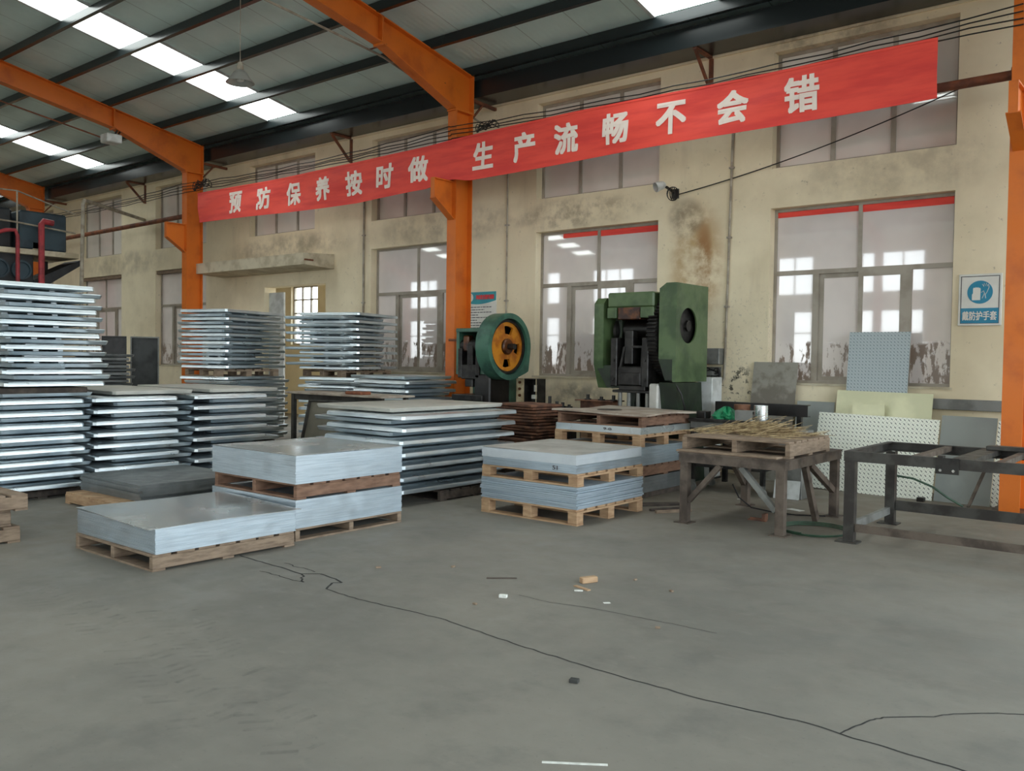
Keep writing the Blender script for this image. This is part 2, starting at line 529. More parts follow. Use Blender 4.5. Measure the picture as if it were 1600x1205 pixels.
    def build(s, name, mat, parent=None, local=False, smooth=True):
        me = bpy.data.meshes.new(name)
        off = Vector((0, 0, 0))
        if parent is not None and not local:
            p = parent
            while p is not None:
                off += p.location
                p = p.parent
        me.from_pydata([tuple(Vector(p) - off) for p in s.v], [], s.f)
        import bmesh
        bm = bmesh.new()
        bm.from_mesh(me)
        bmesh.ops.recalc_face_normals(bm, faces=bm.faces)
        bm.to_mesh(me)
        bm.free()
        if smooth:
            me.polygons.foreach_set('use_smooth', [True] * len(me.polygons))
            me.set_sharp_from_angle(angle=math.radians(32))
        me.materials.append(MAT[mat] if isinstance(mat, str) else mat)
        o = bpy.data.objects.new(name, me)
        COL.objects.link(o)
        if parent is not None:
            o.parent = parent
        return o


def tag(o, label=None, cat=None, group=None, kind=None):
    if label:
        o['label'] = label
    if cat:
        o['category'] = cat
    if group:
        o['group'] = group
    if kind:
        o['kind'] = kind
    return o


def thing(name, label, cat, loc, group=None, rz=0.0, kind=None):
    o = bpy.data.objects.new(name, None)
    o.empty_display_size = 0.1
    o.location = loc
    o.rotation_euler = (0, 0, rz)
    COL.objects.link(o)
    return tag(o, label, cat, group, kind)


def struct(name, mb, mat, parent=None):
    o = mb.build(name, mat, parent)
    if parent is None:
        o['kind'] = 'structure'
    return o


ORD = ['topmost', 'second from the top', 'third from the top', 'fourth from the top', 'fifth from the top', 'sixth from the top', 'seventh from the top',
       'eighth from the top', 'ninth from the top', 'tenth from the top', 'eleventh from the top', 'twelfth from the top', 'thirteenth from the top',
       'fourteenth from the top', 'fifteenth from the top', 'sixteenth from the top', 'seventeenth from the top', 'eighteenth from the top',
       'nineteenth from the top', 'twentieth from the top', 'twenty-first from the top', 'twenty-second from the top',
       'twenty-third from the top', 'twenty-fourth from the top']

# ------------------------------------------------------------------ the hall
FRAMES = [-34.75, -26.5, -18.27, -10.06, -1.79, 6.4]
X0, X1 = -40.0, END_X
RIDGE_Y, EAVE_Y, EAVE_Z, SL = 0.62, 11.05, 6.33, 0.19


def roof_z(y):
    return EAVE_Z + SL * (EAVE_Y - RIDGE_Y - abs(y - RIDGE_Y))


fl = struct('floor', MB().box(X0, 40, OPP_Y - 0.3, 16, -0.12, 0.0), 'floor')


def strip(mb, pts, w, z=0.0012, jit=0.0):
    for k in range(len(pts) - 1):
        a, b = Vector((*pts[k], z)), Vector((*pts[k + 1], z))
        d = (b - a)
        if d.length < 1e-5:
            continue
        n = Vector((-d.y, d.x, 0)).normalized() * w / 2
        mb.add([a - n, b - n, b + n, a + n], [(0, 1, 2, 3)])


def wander(a, b, n, amp):
    return [(a[0] + (b[0] - a[0]) * k / n + random.uniform(-amp, amp) * (0 < k < n), a[1] + (b[1] - a[1]) * k / n + random.uniform(-amp, amp) * (0 < k < n)) for k in range(n + 1)]


# cracks: a long one crossing the floor and a branch to the right
crack_path = [(-6.07, 4.04), (-5.71, 4.02), (-5.5, 4.02), (-5.23, 3.995), (-5.13, 4.09), (-4.93, 4.07), (-4.81, 4.03), (-4.86, 3.985), (-4.76, 3.85), (-4.4, 3.825), (-3.96, 3.865), (-3.66, 3.88), (-3.08, 3.81), (-2.5, 3.77), (-1.87, 3.77), (-1.4, 3.83), (-1.25, 3.812), (-1.02, 3.80), (-0.6, 3.78), (0.6, 3.8)]
mb = MB()
for a, b in zip(crack_path, crack_path[1:]):
    L = math.hypot(a[0] - b[0], a[1] - b[1])
    n = max(2, int(L / 0.05))
    w = 0.017 if a[0] < -4.8 else 0.011
    strip(mb, wander(a, b, n, 0.006), w)
strip(mb, wander((-5.52, 3.84), (-5.02, 3.86), 10, 0.015), 0.009)
strip(mb, wander((-5.23, 3.995), (-5.02, 3.86), 6, 0.015), 0.014)
strip(mb, wander((-5.6, 4.12), (-5.2, 4.1), 8, 0.015), 0.009)
br = [(-1.255, 3.812), (-1.237, 3.906), (-1.2, 4.05), (-1.166, 4.12), (-0.99, 4.28), (-0.93, 4.377), (-0.8, 4.5), (-0.68, 4.585), (-0.3, 4.8)]
for a, b in zip(br, br[1:]):
    strip(mb, wander(a, b, 4, 0.006), 0.009)
far = [(-3.68, 4.62), (-3.41, 4.614), (-3.15, 4.684), (-2.8, 4.72), (-2.54, 4.74), (-2.29, 4.75)]
for a, b in zip(far, far[1:]):
    strip(mb, wander(a, b, 6, 0.006), 0.006)
ob = mb.build('floor_crack', 'crack', fl)
mb = MB()
for path, ww in (([(-6.26, 2.5), (-5.39, 2.49), (-4.72, 2.43), (-3.82, 2.21), (-3.17, 2.04)], 0.16), ([(-5.3, 2.9), (-4.75, 2.8), (-3.31, 2.36), (-2.82, 2.19)], 0.16)):
    for (ax, ay), (bx, by) in zip(path, path[1:]):
        L = math.hypot(bx - ax, by - ay)
        n = int(L / 0.075)
        dx, dy = (bx - ax) / L, (by - ay) / L
        for k in range(n):
            if random.random() < 0.35:
                continue
            cx, cy = ax + dx * L * k / n, ay + dy * L * k / n
            for sgn in (-1, 1):
                p = [(cx - dy * sgn * q + dx * (0.05 - 0.4 * q), cy + dx * sgn * q + dy * (0.05 - 0.4 * q)) for q in (0.02, ww)]
                strip(mb, p, 0.03, 0.0014)
mb.build('tyre_mark', 'tyremark', fl)

# back wall with its openings
WIN_X = [-4.99 - 4.115 * k for k in range(8)]
WW = 2.34
ZL0, ZL1, ZU0, ZU1 = 1.32, 3.73, 4.28, 5.87
DOOR = (-16.75, -14.62, 0.0, 3.12)


def wall_with_holes(mb, xa, xb, z0, z1, ya, yb, holes):
    xs = sorted(set([xa, xb] + [h[0] for h in holes] + [h[1] for h in holes]))
    for p, q in zip(xs, xs[1:]):
        mid = (p + q) / 2
        hs = sorted([(h[2], h[3]) for h in holes if h[0] < mid < h[1]])
        z = z0
        for a, b in hs:
            if a > z:
                mb.box(p, q, ya, yb, z, a)
            z = b
        if z < z1:
            mb.box(p, q, ya, yb, z, z1)


holes = []
for k, x in enumerate(WIN_X):
    holes.append((x, x + WW, ZU0, ZU1))
    holes.append(DOOR if k == 3 else (x, x + WW, ZL0, ZL1))
holes += [(-0.875, -0.875 + WW, ZU0, ZU1), (1.5, 10.3, 0.0, 4.8)]      # a wide open gateway further along the wall lets daylight in
mb = MB()
wall_with_holes(mb, X0, X1, 0.0, 6.9, WALL_Y, WALL_Y + 0.3, holes)
wall_back = struct('wall_back', mb, 'wall')
struct('trim_1', MB().box(X0, X1, WALL_Y - 0.035, WALL_Y + 0.001, 5.97, 6.9), 'wall')
# room behind the doorway
mb = MB()
wall_with_holes(mb, -22.5, -12.0, 0, 4.0, 15.0, 15.2, [(-20.15, -19.0, 1.9, 3.52), (-17.0, -12.5, 0.5, 3.6)])  # the wide right-hand opening is added out of sight to brighten the doorway
struct('wall_room_back', mb, 'wall')
struct('wall_room_left', MB().box(-22.6, -22.5, WALL_Y + 0.3, 15.2, 0, 4.0), 'wall')
struct('wall_room_right', MB().box(-12.0, -11.9, WALL_Y + 0.3, 15.2, 0, 4.0), 'wall')
struct('ceiling_room', MB().box(-22.6, -11.9, WALL_Y + 0.3, 15.2, 4.0, 4.1), 'wall')
portal((-14.75, 15.25, 2.05), (-PI / 2, 0, 0), 4.5, 3.1)  # portal for the added unseen opening
portal((-19.57, 15.25, 2.7), (-PI / 2, 0, 0), 1.15, 1.6)
win = thing('window_20', 'small barred daylit window seen through the doorway under the canopy', 'window', (-19.57, 15.1, 1.9), kind='structure')
mb = MB()
mb.box(-20.15, -19.0, 15.08, 15.13, 1.9, 1.95).box(-20.15, -19.0, 15.08, 15.13, 3.47, 3.52)
for x in (-20.15, -19.78, -19.41, -19.05):
    mb.box(x, x + 0.05, 15.08, 15.13, 1.95, 3.47)
for z in (2.35, 2.75, 3.12):
    mb.box(-20.1, -19.05, 15.085, 15.125, z, z + 0.035)
mb.build('frame', 'alu', win)
d = thing('door_1', 'pale door leaf standing open in the doorway under the canopy', 'door', (-16.7, 11.9, 0), kind='structure')
MB().cbox(-16.74, -16.2, 11.86, 11.91, 0.01, 3.0, 0.006).build('leaf', 'white', d)
MB().cbox(-16.27, -16.23, 11.78, 11.86, 1.0, 1.14).build('handle', 'chrome', d)

# opposite long wall, daylight through its windows
OW = [-11.0 - 4.11 * k for k in range(-5, 7)]
holes = []
for x in OW:
    holes += [(x, x + 2.3, 1.3, 3.65), (x, x + 2.3, 4.28, 5.83)]
mb = MB()
wall_with_holes(mb, X0, X1, 0.0, 6.9, OPP_Y - 0.3, OPP_Y, [h for h in holes if h[0] > X0 and h[1] < X1])
struct('wall_front', mb, 'wall')
n = 30
for x in OW:
    if not (X0 < x and x + 2.3 < X1):
        continue
    for z0, z1 in ((1.3, 3.65), (4.28, 5.83)):
        w = thing('window_%d' % n, None, None, (x + 1.15, OPP_Y - 0.15, z0), kind='structure')
        n += 1
        mb = MB()
        for q in (x, x + 0.76, x + 1.5, x + 2.25):
            mb.box(q, q + 0.05, OPP_Y - 0.18, OPP_Y - 0.12, z0, z1)
        mb.box(x, x + 2.3, OPP_Y - 0.18, OPP_Y - 0.12, z0, z0 + 0.05).box(x, x + 2.3, OPP_Y - 0.18, OPP_Y - 0.12, z1 - 0.05, z1)
        if z1 - z0 > 2:
            mb.box(x + .05, x + 2.25, OPP_Y - 0.18, OPP_Y - 0.12, 2.75, 2.8)
        mb.build('frame', 'alu', w)
struct('wall_left', MB().box(X0 - 0.3, X0, OPP_Y - 0.3, WALL_Y + 0.3, 0, 9), 'wall')

# roof
mb = MB()
t = 0.05
for sgn, y_e in ((1, WALL_Y + 0.3), (-1, OPP_Y - 0.3)):
    za, zb = roof_z(y_e) + 0.2, roof_z(RIDGE_Y) + 0.2
    mb.add([(X0, y_e, za), (X1, y_e, za), (X1, RIDGE_Y, zb), (X0, RIDGE_Y, zb), (X0, y_e, za + t), (X1, y_e, za + t), (X1, RIDGE_Y, zb + t), (X0, RIDGE_Y, zb + t)],
           [(0, 1, 2, 3), (7, 6, 5, 4), (0, 4, 5, 1), (2, 6, 7, 3), (0, 3, 7, 4), (1, 5, 6, 2)])
struct('ceiling', mb, 'roofsheet')
# skylight strips of translucent sheet, just under the roof sheets
for x, w in ((-31.3, 1.0), (-23.75, 1.0), (-15.72, 1.02), (-6.5, 1.0), (2.0, 1.0)):
    for ya, yb in ((11.08, 1.2), (-10.0, 0.0)):
        mb = MB()
        za, zb = roof_z(ya) + 0.188, roof_z(yb) + 0.188
        mb.add([(x, ya, za), (x + w, ya, za), (x + w, yb, zb), (x, yb, zb), (x, ya, za + 0.01), (x + w, ya, za + 0.01), (x + w, yb, zb + 0.01), (x, yb, zb + 0.01)],
               [(0, 1, 2, 3), (7, 6, 5, 4), (0, 4, 5, 1), (2, 6, 7, 3), (0, 3, 7, 4), (1, 5, 6, 2)])
        sk = struct('skylight', mb, 'skylight')
        mb = MB()
        for xx in (x - 0.05, x + w - 0.01):
            mb.add([(xx, ya, za - 0.02), (xx + 0.06, ya, za - 0.02), (xx + 0.06, yb, zb - 0.02), (xx, yb, zb - 0.02), (xx, ya, za + 0.008), (xx + 0.06, ya, za + 0.008), (xx + 0.06, yb, zb + 0.008), (xx, yb, zb + 0.008)],
                   [(0, 1, 2, 3), (7, 6, 5, 4), (0, 4, 5, 1), (2, 6, 7, 3), (0, 3, 7, 4), (1, 5, 6, 2)])
        mb.build('edge_flashing', 'white', sk)
# purlins along the hall
for y in [11.1, 10.13, 8.98, 7.92, 6.9, 5.85, 4.8, 3.75, 2.7, 1.65] + [1.24 - v for v in (1.65, 2.7, 3.75, 4.8, 5.85, 6.9, 7.92, 8.98, 10.13)]:
    z = roof_z(y)
    mb = MB().box(X0, X1, y - 0.008, y + 0.008, z, z + 0.18).box(X0, X1, y - 0.07, y - 0.008, z, z + 0.012).box(X0, X1, y + 0.008, y + 0.07, z + 0.168, z + 0.18)
    mb.box(X0, X1, y - 0.07, y - 0.058, z + 0.012, z + 0.03)
    struct('roof_beam', mb, 'purlin')
# eaves gutter, a deep dark channel in front of the back wall
mb = MB()
mb.box(X0, X1, 11.2, 11.70, 6.0, 6.02).box(X0, X1, 11.2, 11.215, 6.02, 6.29).box(X0, X1, 11.69, 11.705, 6.02, 6.29).box(X0, X1, 11.215, 11.27, 6.275, 6.29)
struct('roof_beam', mb, 'purlin')


# portal frames: columns and rafters
def ipoly(mb, pts_top, pts_bot, x, wf=0.2, tf=0.016, tw=0.012):
    """I-section member whose web lies in the y-z plane at x; pts lists of (y, z)"""
    n = len(pts_top)
    mb.prism(pts_top + pts_bot[::-1], 'x', x - tw / 2, x + tw / 2)
    for pts, s_ in ((pts_top, -1), (pts_bot, 1)):
        for a, b in zip(pts, pts[1:]):
            lo, hi = (a[1] + s_ * tf, b[1] + s_ * tf)
            q = [(a[0], a[1]), (b[0], b[1]), (b[0], hi), (a[0], lo)]
            mb.prism(q, 'x', x - wf / 2, x + wf / 2)


for i, x in enumerate(FRAMES):
    side = {-1.79: 'at the right edge of the view', -10.06: 'in the middle, crossed by the red banner', -18.27: 'at the left end of the red banner', -26.5: 'farthest of those seen, behind the blue tank'}.get(x)
    for sgn in (1, -1):
        yf = 10.69 if sgn == 1 else RIDGE_Y * 2 - 10.69
        yb = yf + sgn * 0.4
        if sgn == -1:
            yb = max(yb, OPP_Y + 0.02)
        c = thing('steel_column', 'orange steel column ' + side if side and sgn == 1 else None, 'column' if side and sgn == 1 else None, (x, (yf + yb) / 2, 0), kind='structure')
        zt = 5.68
        mb = MB()
        y0, y1 = sorted((yf, yb))
        mb.box(x - 0.1, x + 0.1, y0, y0 + 0.014, 0.02, zt).box(x - 0.1, x + 0.1, y1 - 0.014, y1, 0.02, zt)
        mb.box(x - 0.006, x + 0.006, y0 + 0.014, y1 - 0.014, 0.02, zt)
        mb.build('shaft', 'orange', c)
        MB().box(x - 0.19, x + 0.19, y0 - 0.1, y1 + 0.1 * (sgn == 1), 0.0, 0.02).build('base_plate', 'brownsteel', c)
        if sgn == 1:
            mb = MB()
            yt = 10.25
            mb.box(x - 0.045, x + 0.045, yt, yf, 4.50, 4.516)
            mb.prism([(yt, 4.50), (yf, 4.50), (yf, 3.90), (yt + 0.02, 4.2)], 'x', x - 0.006, x + 0.006)
            mb.prism([(yt, 4.2), (yf, 3.9), (yf, 3.886), (yt, 4.186)], 'x', x - 0.07, x + 0.07)
            mb.box(x - 0.045, x + 0.045, yt - 0.012, yt, 4.186, 4.516)
            mb.build('corbel', 'orange', c)
    r = thing('roof_rafter', 'orange tapered roof rafter over the column ' + side if side else None, 'rafter' if side else None, (x, RIDGE_Y, roof_z(RIDGE_Y)), kind='structure')
    for sgn in (1, -1):
        Y = (lambda y: y) if sgn == 1 else (lambda y: 2 * RIDGE_Y - y)
        ye = 11.09
        top = [(Y(ye), roof_z(Y(ye)) - 0.002), (Y(9.05), roof_z(Y(9.05)) - 0.002), (RIDGE_Y, roof_z(RIDGE_Y) - 0.002)]
        bot = [(Y(10.69), 5.70), (Y(9.05), roof_z(9.05) - 0.40), (RIDGE_Y, roof_z(RIDGE_Y) - 0.42)]
        bot = [(Y(ye), 5.70)] + bot
        top = [top[0], (Y(10.69), roof_z(Y(10.69)) - 0.002)] + top[1:]
        mb = MB()
        ipoly(mb, top, bot, x)
        mb.build('rafter_web_and_flanges', 'orange', r)
        mb = MB().box(x - 0.1, x + 0.1, Y(ye), Y(ye) + 0.016 * sgn, 5.69, roof_z(ye))
        mb.build('end_plate', 'orange', r)
        ys = Y(9.05)
        mb = MB().box(x - 0.1, x + 0.1, ys - 0.016, ys + 0.016, roof_z(9.05) - 0.43, roof_z(9.05) - 0.004)
        mb.build('splice_plate', 'orange', r)
        if sgn == 1:
            mb = MB().box(x - 0.1, x + 0.1, 10.66, 11.12, 5.68, 5.70)
            mb.build('cap_plate', 'orange', r)
            mb = MB()
            mb.bar((x + 0.03, 11.1, 5.95), (x + 0.03, 11.745, 5.93), 0.05, 0.05).bar((x + 0.03, 11.12, 5.62), (x + 0.03, 11.4, 5.92), 0.03, 0.03)
            mb.build('wall_tie', 'rust', r)

# steel brackets under the gutter
for x, nm in ((-5.93, 'above the green press and the red banner'), (-13.83, 'above the red banner near the door canopy'), (-21.95, 'left of the leftmost orange column')):
    b = thing('gutter_bracket', 'rusty triangular steel bracket under the gutter, ' + nm, 'bracket', (x, 11.72, 5.55), 'gutter brackets on the back wall')
    MB().bar((x, 11.735, 5.5), (x, 11.735, 6.0), 0.06, 0.03, (0, 1, 0)).build('wall_bar', 'rust', b)
    MB().bar((x, 11.22, 5.985), (x, 11.72, 5.985), 0.06, 0.03).build('top_bar', 'rust', b)
    MB().bar((x, 11.24, 5.97), (x, 11.71, 5.52), 0.05, 0.03, (1, 0, 0)).build('diagonal_brace', 'rust', b)


# windows of the back wall
def framed(mb, x0, x1, z0, z1, y, w=0.05, d=0.05):
    mb.box(x0, x1, y, y + d, z0, z0 + w).box(x0, x1, y, y + d, z1 - w, z1).box(x0, x0 + w, y, y + d, z0 + w, z1 - w).box(x1 - w, x1, y, y + d, z0 + w, z1 - w)


n = 1
YG = WALL_Y + 0.15
for k, x in enumerate(WIN_X):
    w = thing('window_%d' % n, None, None, (x + WW / 2, YG, ZU0), kind='structure')
    n += 1
    mb = MB()
    framed(mb, x, x + WW, ZU0, ZU1, YG, 0.045, 0.06)
    for q in (0.335, 0.665):
        mb.box(x + WW * q - 0.03, x + WW * q + 0.03, YG, YG + 0.06, ZU0 + 0.045, ZU1 - 0.045)
    mb.build('frame', 'alu', w)
    for a, b in ((0.045, WW * 0.335 - 0.03), (WW * 0.335 + 0.03, WW * 0.665 - 0.03), (WW * 0.665 + 0.03, WW - 0.045)):
        MB().box(x + a, x + b, YG + 0.025, YG + 0.033, ZU0 + 0.045, ZU1 - 0.045).build('pane', 'pane_up', w)
    if k == 3:
        continue
    w = thing('window_%d' % n, None, None, (x + WW / 2, YG, ZL0), kind='structure')
    n += 1
    zt = 2.84
    mb = MB()
    framed(mb, x, x + WW, ZL0, ZL1, YG, 0.04, 0.06)
    mb.box(x + 0.04, x + WW - 0.04, YG - 0.005, YG + 0.065, zt - 0.03, zt + 0.03)
    mb.box(x + WW / 2 - 0.025, x + WW / 2 + 0.025, YG, YG + 0.06, zt + 0.03, ZL1 - 0.04)
    xa, xb = x + 0.6, x + 1.79
    for q in (xa, xb):
        mb.box(q - 0.04, q + 0.04, YG - 0.005, YG + 0.065, ZL0 + 0.04, zt - 0.03)
    mb.build('frame', 'alu', w)
    for a, b in ((x + 0.04, x + WW / 2 - 0.025), (x + WW / 2 + 0.025, x + WW - 0.04)):
        MB().box(a, b, YG + 0.025, YG + 0.033, zt + 0.03, ZL1 - 0.04).build('pane', 'pane_low', w)
    for a, b in ((x + 0.04, xa - 0.04), (xb + 0.04, x + WW - 0.04)):
        MB().box(a, b, YG + 0.025, YG + 0.033, ZL0 + 0.04, zt - 0.03).build('pane', 'pane_low', w)
    xm = (xa + xb) / 2
    for a, b, yy in ((xa + 0.04, xm + 0.03, YG + 0.03), (xm - 0.03, xb - 0.04, YG - 0.005)):
        mb = MB()
        framed(mb, a, b, ZL0 + 0.04, zt - 0.03, yy, 0.06, 0.03)
        sash = mb.build('sash', 'alu', w)
        MB().box(a + 0.06, b - 0.06, yy + 0.01, yy + 0.018, ZL0 + 0.1, zt - 0.09).build('pane', 'pane_low', sash)
    if k in (4, 5):
        MB().cbox(x - 0.05, x + WW - 0.02, YG - 0.12, YG - 0.04, ZL1 - 0.09, ZL1 - 0.005, 0.01).build('head_rail', 'wood_old', w)
    if k in (0, 1):  # thin red strip standing in for a reflection along the pane tops
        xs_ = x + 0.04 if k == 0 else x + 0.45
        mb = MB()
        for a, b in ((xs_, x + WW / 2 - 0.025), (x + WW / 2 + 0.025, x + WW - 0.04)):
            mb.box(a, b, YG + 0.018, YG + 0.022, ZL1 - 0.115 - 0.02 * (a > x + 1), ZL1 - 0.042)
        mb.build('red_reflection_strip', 'banner', w)
    MB().box(x - 0.03, x + WW + 0.03, WALL_Y - 0.02, WALL_Y + 0.14, ZL0 - 0.025, ZL0 + 0.001).build('window_sill', 'plasterwhite', w)

# canopy over the doorway
c = thing('door_canopy', 'cream concrete canopy over the doorway beside the leftmost column', 'canopy', (-16.5, 11.4, 3.3))
mb = MB().prism([(10.98, 3.43), (10.98, 3.66), (11.75, 3.70), (11.75, 3.40)], 'x', -18.35, -14.35)
mb.build('slab', 'plasterwhite', c)
MB().box(-14.4, -14.32, 10.99, 11.2, 3.51, 3.54).build('rebar_stub', 'rust', c)

# ------------------------------------------------------------------ things on the wall and overhead
BX = [-17.5, -14.5, -12.3, -10.5, -10.2, -9.92, -9.6, -6.43, -2.60]
BT = [5.105, 5.095, 5.10, 5.15, 5.165, 5.18, 5.19, 5.22, 5.215]
BB = [4.475, 4.40, 4.373, 4.43, 4.525, 4.525, 4.462, 4.516, 4.556]


def lerp(xs, ys, x):
    for i in range(len(xs) - 1):
        if x <= xs[i + 1] or i == len(xs) - 2:
            t_ = (x - xs[i]) / (xs[i + 1] - xs[i])
            return ys[i] + (ys[i + 1] - ys[i]) * t_


def banner_y(x, v):
    """v: 0 bottom, 1 top"""
    near = math.exp(-((x + 10.06) / 0.5) ** 2)
    return 10.60 + (0.03 * math.sin(1.3 * x + 2.0 * v) + 0.025 * math.sin(2.9 * x - 3 * v) * (1 - abs(2 * v - 1))) * (1 - near) - 0.02 * (1 - near)


NX, NZ = 150, 12
vs, fs = [], []
for lay in (0, 1):
    for i in range(NX + 1):
        x = BX[0] + (BX[-1] - BX[0]) * i / NX
        zt, zb = lerp(BX, BT, x), lerp(BX, BB, x)
        for j in range(NZ + 1):
            v = j / NZ
            vs.append((x, banner_y(x, v) + 0.003 * lay, zb + (zt - zb) * v))
S = (NX + 1) * (NZ + 1)
for i in range(NX):
    for j in range(NZ):
        a = i * (NZ + 1) + j
        q = (a, a + NZ + 1, a + NZ + 2, a + 1)
        fs.append(q)
        fs.append(tuple(S + k for k in q[::-1]))
rim = [i * (NZ + 1) for i in range(NX + 1)] + [NX * (NZ + 1) + j for j in range(1, NZ + 1)] + [i * (NZ + 1) + NZ for i in range(NX - 1, -1, -1)] + [j for j in range(NZ - 1, 0, -1)]
for a, b in zip(rim, rim[1:] + rim[:1]):
    fs.append((b, a, S + a, S + b))
banner = thing('banner', 'long red cloth banner with white Chinese lettering strung across the orange columns', 'banner', (-10.0, 10.6, 4.4))
mb = MB().add(vs, fs)
mb.build('cloth', 'banner', banner)
for v0, v1, nm in ((0.0, 0.035, 'hem'), (0.955, 1.0, 'hem')):
    mb = MB()
    rows = []
    for i in range(NX + 1):
        x = BX[0] + (BX[-1] - BX[0]) * i / NX
        zt, zb = lerp(BX, BT, x), lerp(BX, BB, x)
        rows.append([(x, banner_y(x, v) - d_, zb + (zt - zb) * v) for v, d_ in ((v0, 0.001), (v0, 0.006), (v1, 0.006), (v1, 0.001))])
    V_, F_ = [p for r_ in rows for p in r_], []
    for i in range(NX):
        for j in range(3):
            a = i * 4 + j
            F_.append((a, a + 4, a + 5, a + 1))
    mb.add(V_, F_).build(nm, 'banner', banner)


def glyph_mesh(text, bold=0.02, extrude=0.002):
    cu = bpy.data.curves.new('glyph', 'FONT')
    cu.body = text
    cu.offset = bold
    cu.extrude = extrude
    cu.resolution_u = 3
    o = bpy.data.objects.new('glyph', cu)
    COL.objects.link(o)
    dg = bpy.context.evaluated_depsgraph_get()
    me = bpy.data.meshes.new_from_object(o.evaluated_get(dg))
    vs_ = [v.co.copy() for v in me.vertices]
    fs_ = [tuple(p.vertices) for p in me.polygons]
    bpy.data.objects.remove(o)
    bpy.data.curves.remove(cu)
    bpy.data.meshes.remove(me)
    return vs_, fs_


def flat_text(text, x0, x1, z0, z1, y, mat, parent, name='lettering', bold=0.0, warp=None, heavy=0.0):
    """lettering on a surface facing -y, fitted to the rectangle"""
    vs_, fs_ = glyph_mesh(text, bold)
    ax, bx = min(v.x for v in vs_), max(v.x for v in vs_)
    ay, by = min(v.y for v in vs_), max(v.y for v in vs_)
    out = []
    for v in vs_:
        x = x0 + (x1 - x0) * (v.x - ax) / (bx - ax)
        z = z0 + (z1 - z0) * (v.y - ay) / (by - ay)
        yy = (warp(x, z) if warp else y) - v.z
        out.append((x, yy, z))
    mb_ = MB()
    if heavy:
        for k_, (dx_, dz_) in enumerate(((0, 0), (heavy, 0), (-heavy, 0), (0, heavy), (0, -heavy), (heavy, heavy), (-heavy, -heavy), (heavy, -heavy), (-heavy, heavy))):
            mb_.add([(x + dx_, y_ - 0.00025 * k_, z + dz_) for x, y_, z in out], fs_)
    else:
        mb_.add(out, fs_)
    return mb_.build(name, mat, parent, smooth=False)


CHARS = [('预', -16.09, 0.0), ('防', -15.12, 0), ('保', -14.2, 0), ('养', -13.27, 0), ('按', -12.37, 0), ('时', -11.54, 0), ('做', -10.72, 0),
         ('生', -9.30, 0), ('产', -8.45, 0), ('流', -7.66, 0), ('畅', -6.78, 0), ('不', -5.92, 0), ('会', -5.05, 0), ('错', -4.14, 0)]
for ch, xc, _ in CHARS:
    zt, zb = lerp(BX, BT, xc), lerp(BX, BB, xc)
    zc = (zt + zb) / 2 + 0.0
    hw, hh = 0.205, 0.205
    flat_text(ch, xc - hw, xc + hw, zc - hh, zc + hh, 0, 'lettering', banner, 'character', 0.0, heavy=0.014,
              warp=lambda x, z: banner_y(x, (z - lerp(BX, BB, x)) / (lerp(BX, BT, x) - lerp(BX, BB, x))) - 0.006)

# cables strung between the columns just behind the banner
for k, (z, sag) in enumerate(((5.40, 0.10), (5.34, 0.09), (5.28, 0.05), (5.22, 0.03))):
    mb = MB()
    pts = []
    for a, b in zip(FRAMES[1:4], FRAMES[2:5]):
        for i in range(17):
            t_ = i / 16
            pts.append((a + (b - a) * t_, 10.625 + 0.0165 * k, z - sag * 4 * t_ * (1 - t_) + 0.012 * math.sin(40 * t_ + k)))
    mb.tube(pts, 0.008, 6)
    tag(mb.build('overhead_cable', 'cable'), 'black overhead cable, %s of the four along the banner' % ('highest', 'second highest', 'third highest', 'lowest')[k], 'cable', 'black cables above the banner')
# knot of spare cable right of the middle column
mb = MB()
for k in range(5):
    pts = []
    for i in range(24):
        a = i / 24 * 2 * PI
        pts.append((-9.35 + 0.05 * k + (0.12 + 0.02 * k) * math.cos(a), 10.61 - 0.01 * k, 5.285 + 0.05 * math.sin(a + k) + 0.03 * math.sin(3 * a + k)))
    mb.tube(pts, 0.007, 5, True)
tag(mb.build('cable_coil', 'cable'), 'tangle of spare black cable hanging right of the middle column', 'cable')
mb = MB()
for k in range(5):
    pts = []
    for i in range(24):
        a = i / 24 * 2 * PI
        pts.append((-17.6 + 0.09 * k + (0.16 + 0.03 * k) * math.cos(a), 10.595 - 0.01 * k, 5.285 + 0.07 * math.sin(a + k) + 0.04 * math.sin(3 * a + k)))
    mb.tube(pts, 0.009, 5, True)
tag(mb.build('cable_coil', 'cable'), 'tangle of spare black cable right of the leftmost column', 'cable')
# rusty pipe behind the banner, column to column
for a, b, nm in ((-26.4, -18.37, 'left of the leftmost column'), (-9.95, -1.9, 'showing at the right end of the banner')):
    t_ = thing('steel_pipe', 'rusty orange horizontal pipe between columns, ' + nm, 'pipe', ((a + b) / 2, 11.0, 4.76), 'rusty pipes between the columns')
    MB().tube([(a, 11.0, 4.72), (b, 11.0, 4.79)], 0.055, 12).build('tube', 'rust', t_)
    for q, z in ((a + 0.03, 4.72), (b - 0.03, 4.79)):
        MB().lathe([(0.09, q - 0.01), (0.09, q + 0.01)], 'x', (0, 11.0, z), 16).build('flange', 'rust', t_)
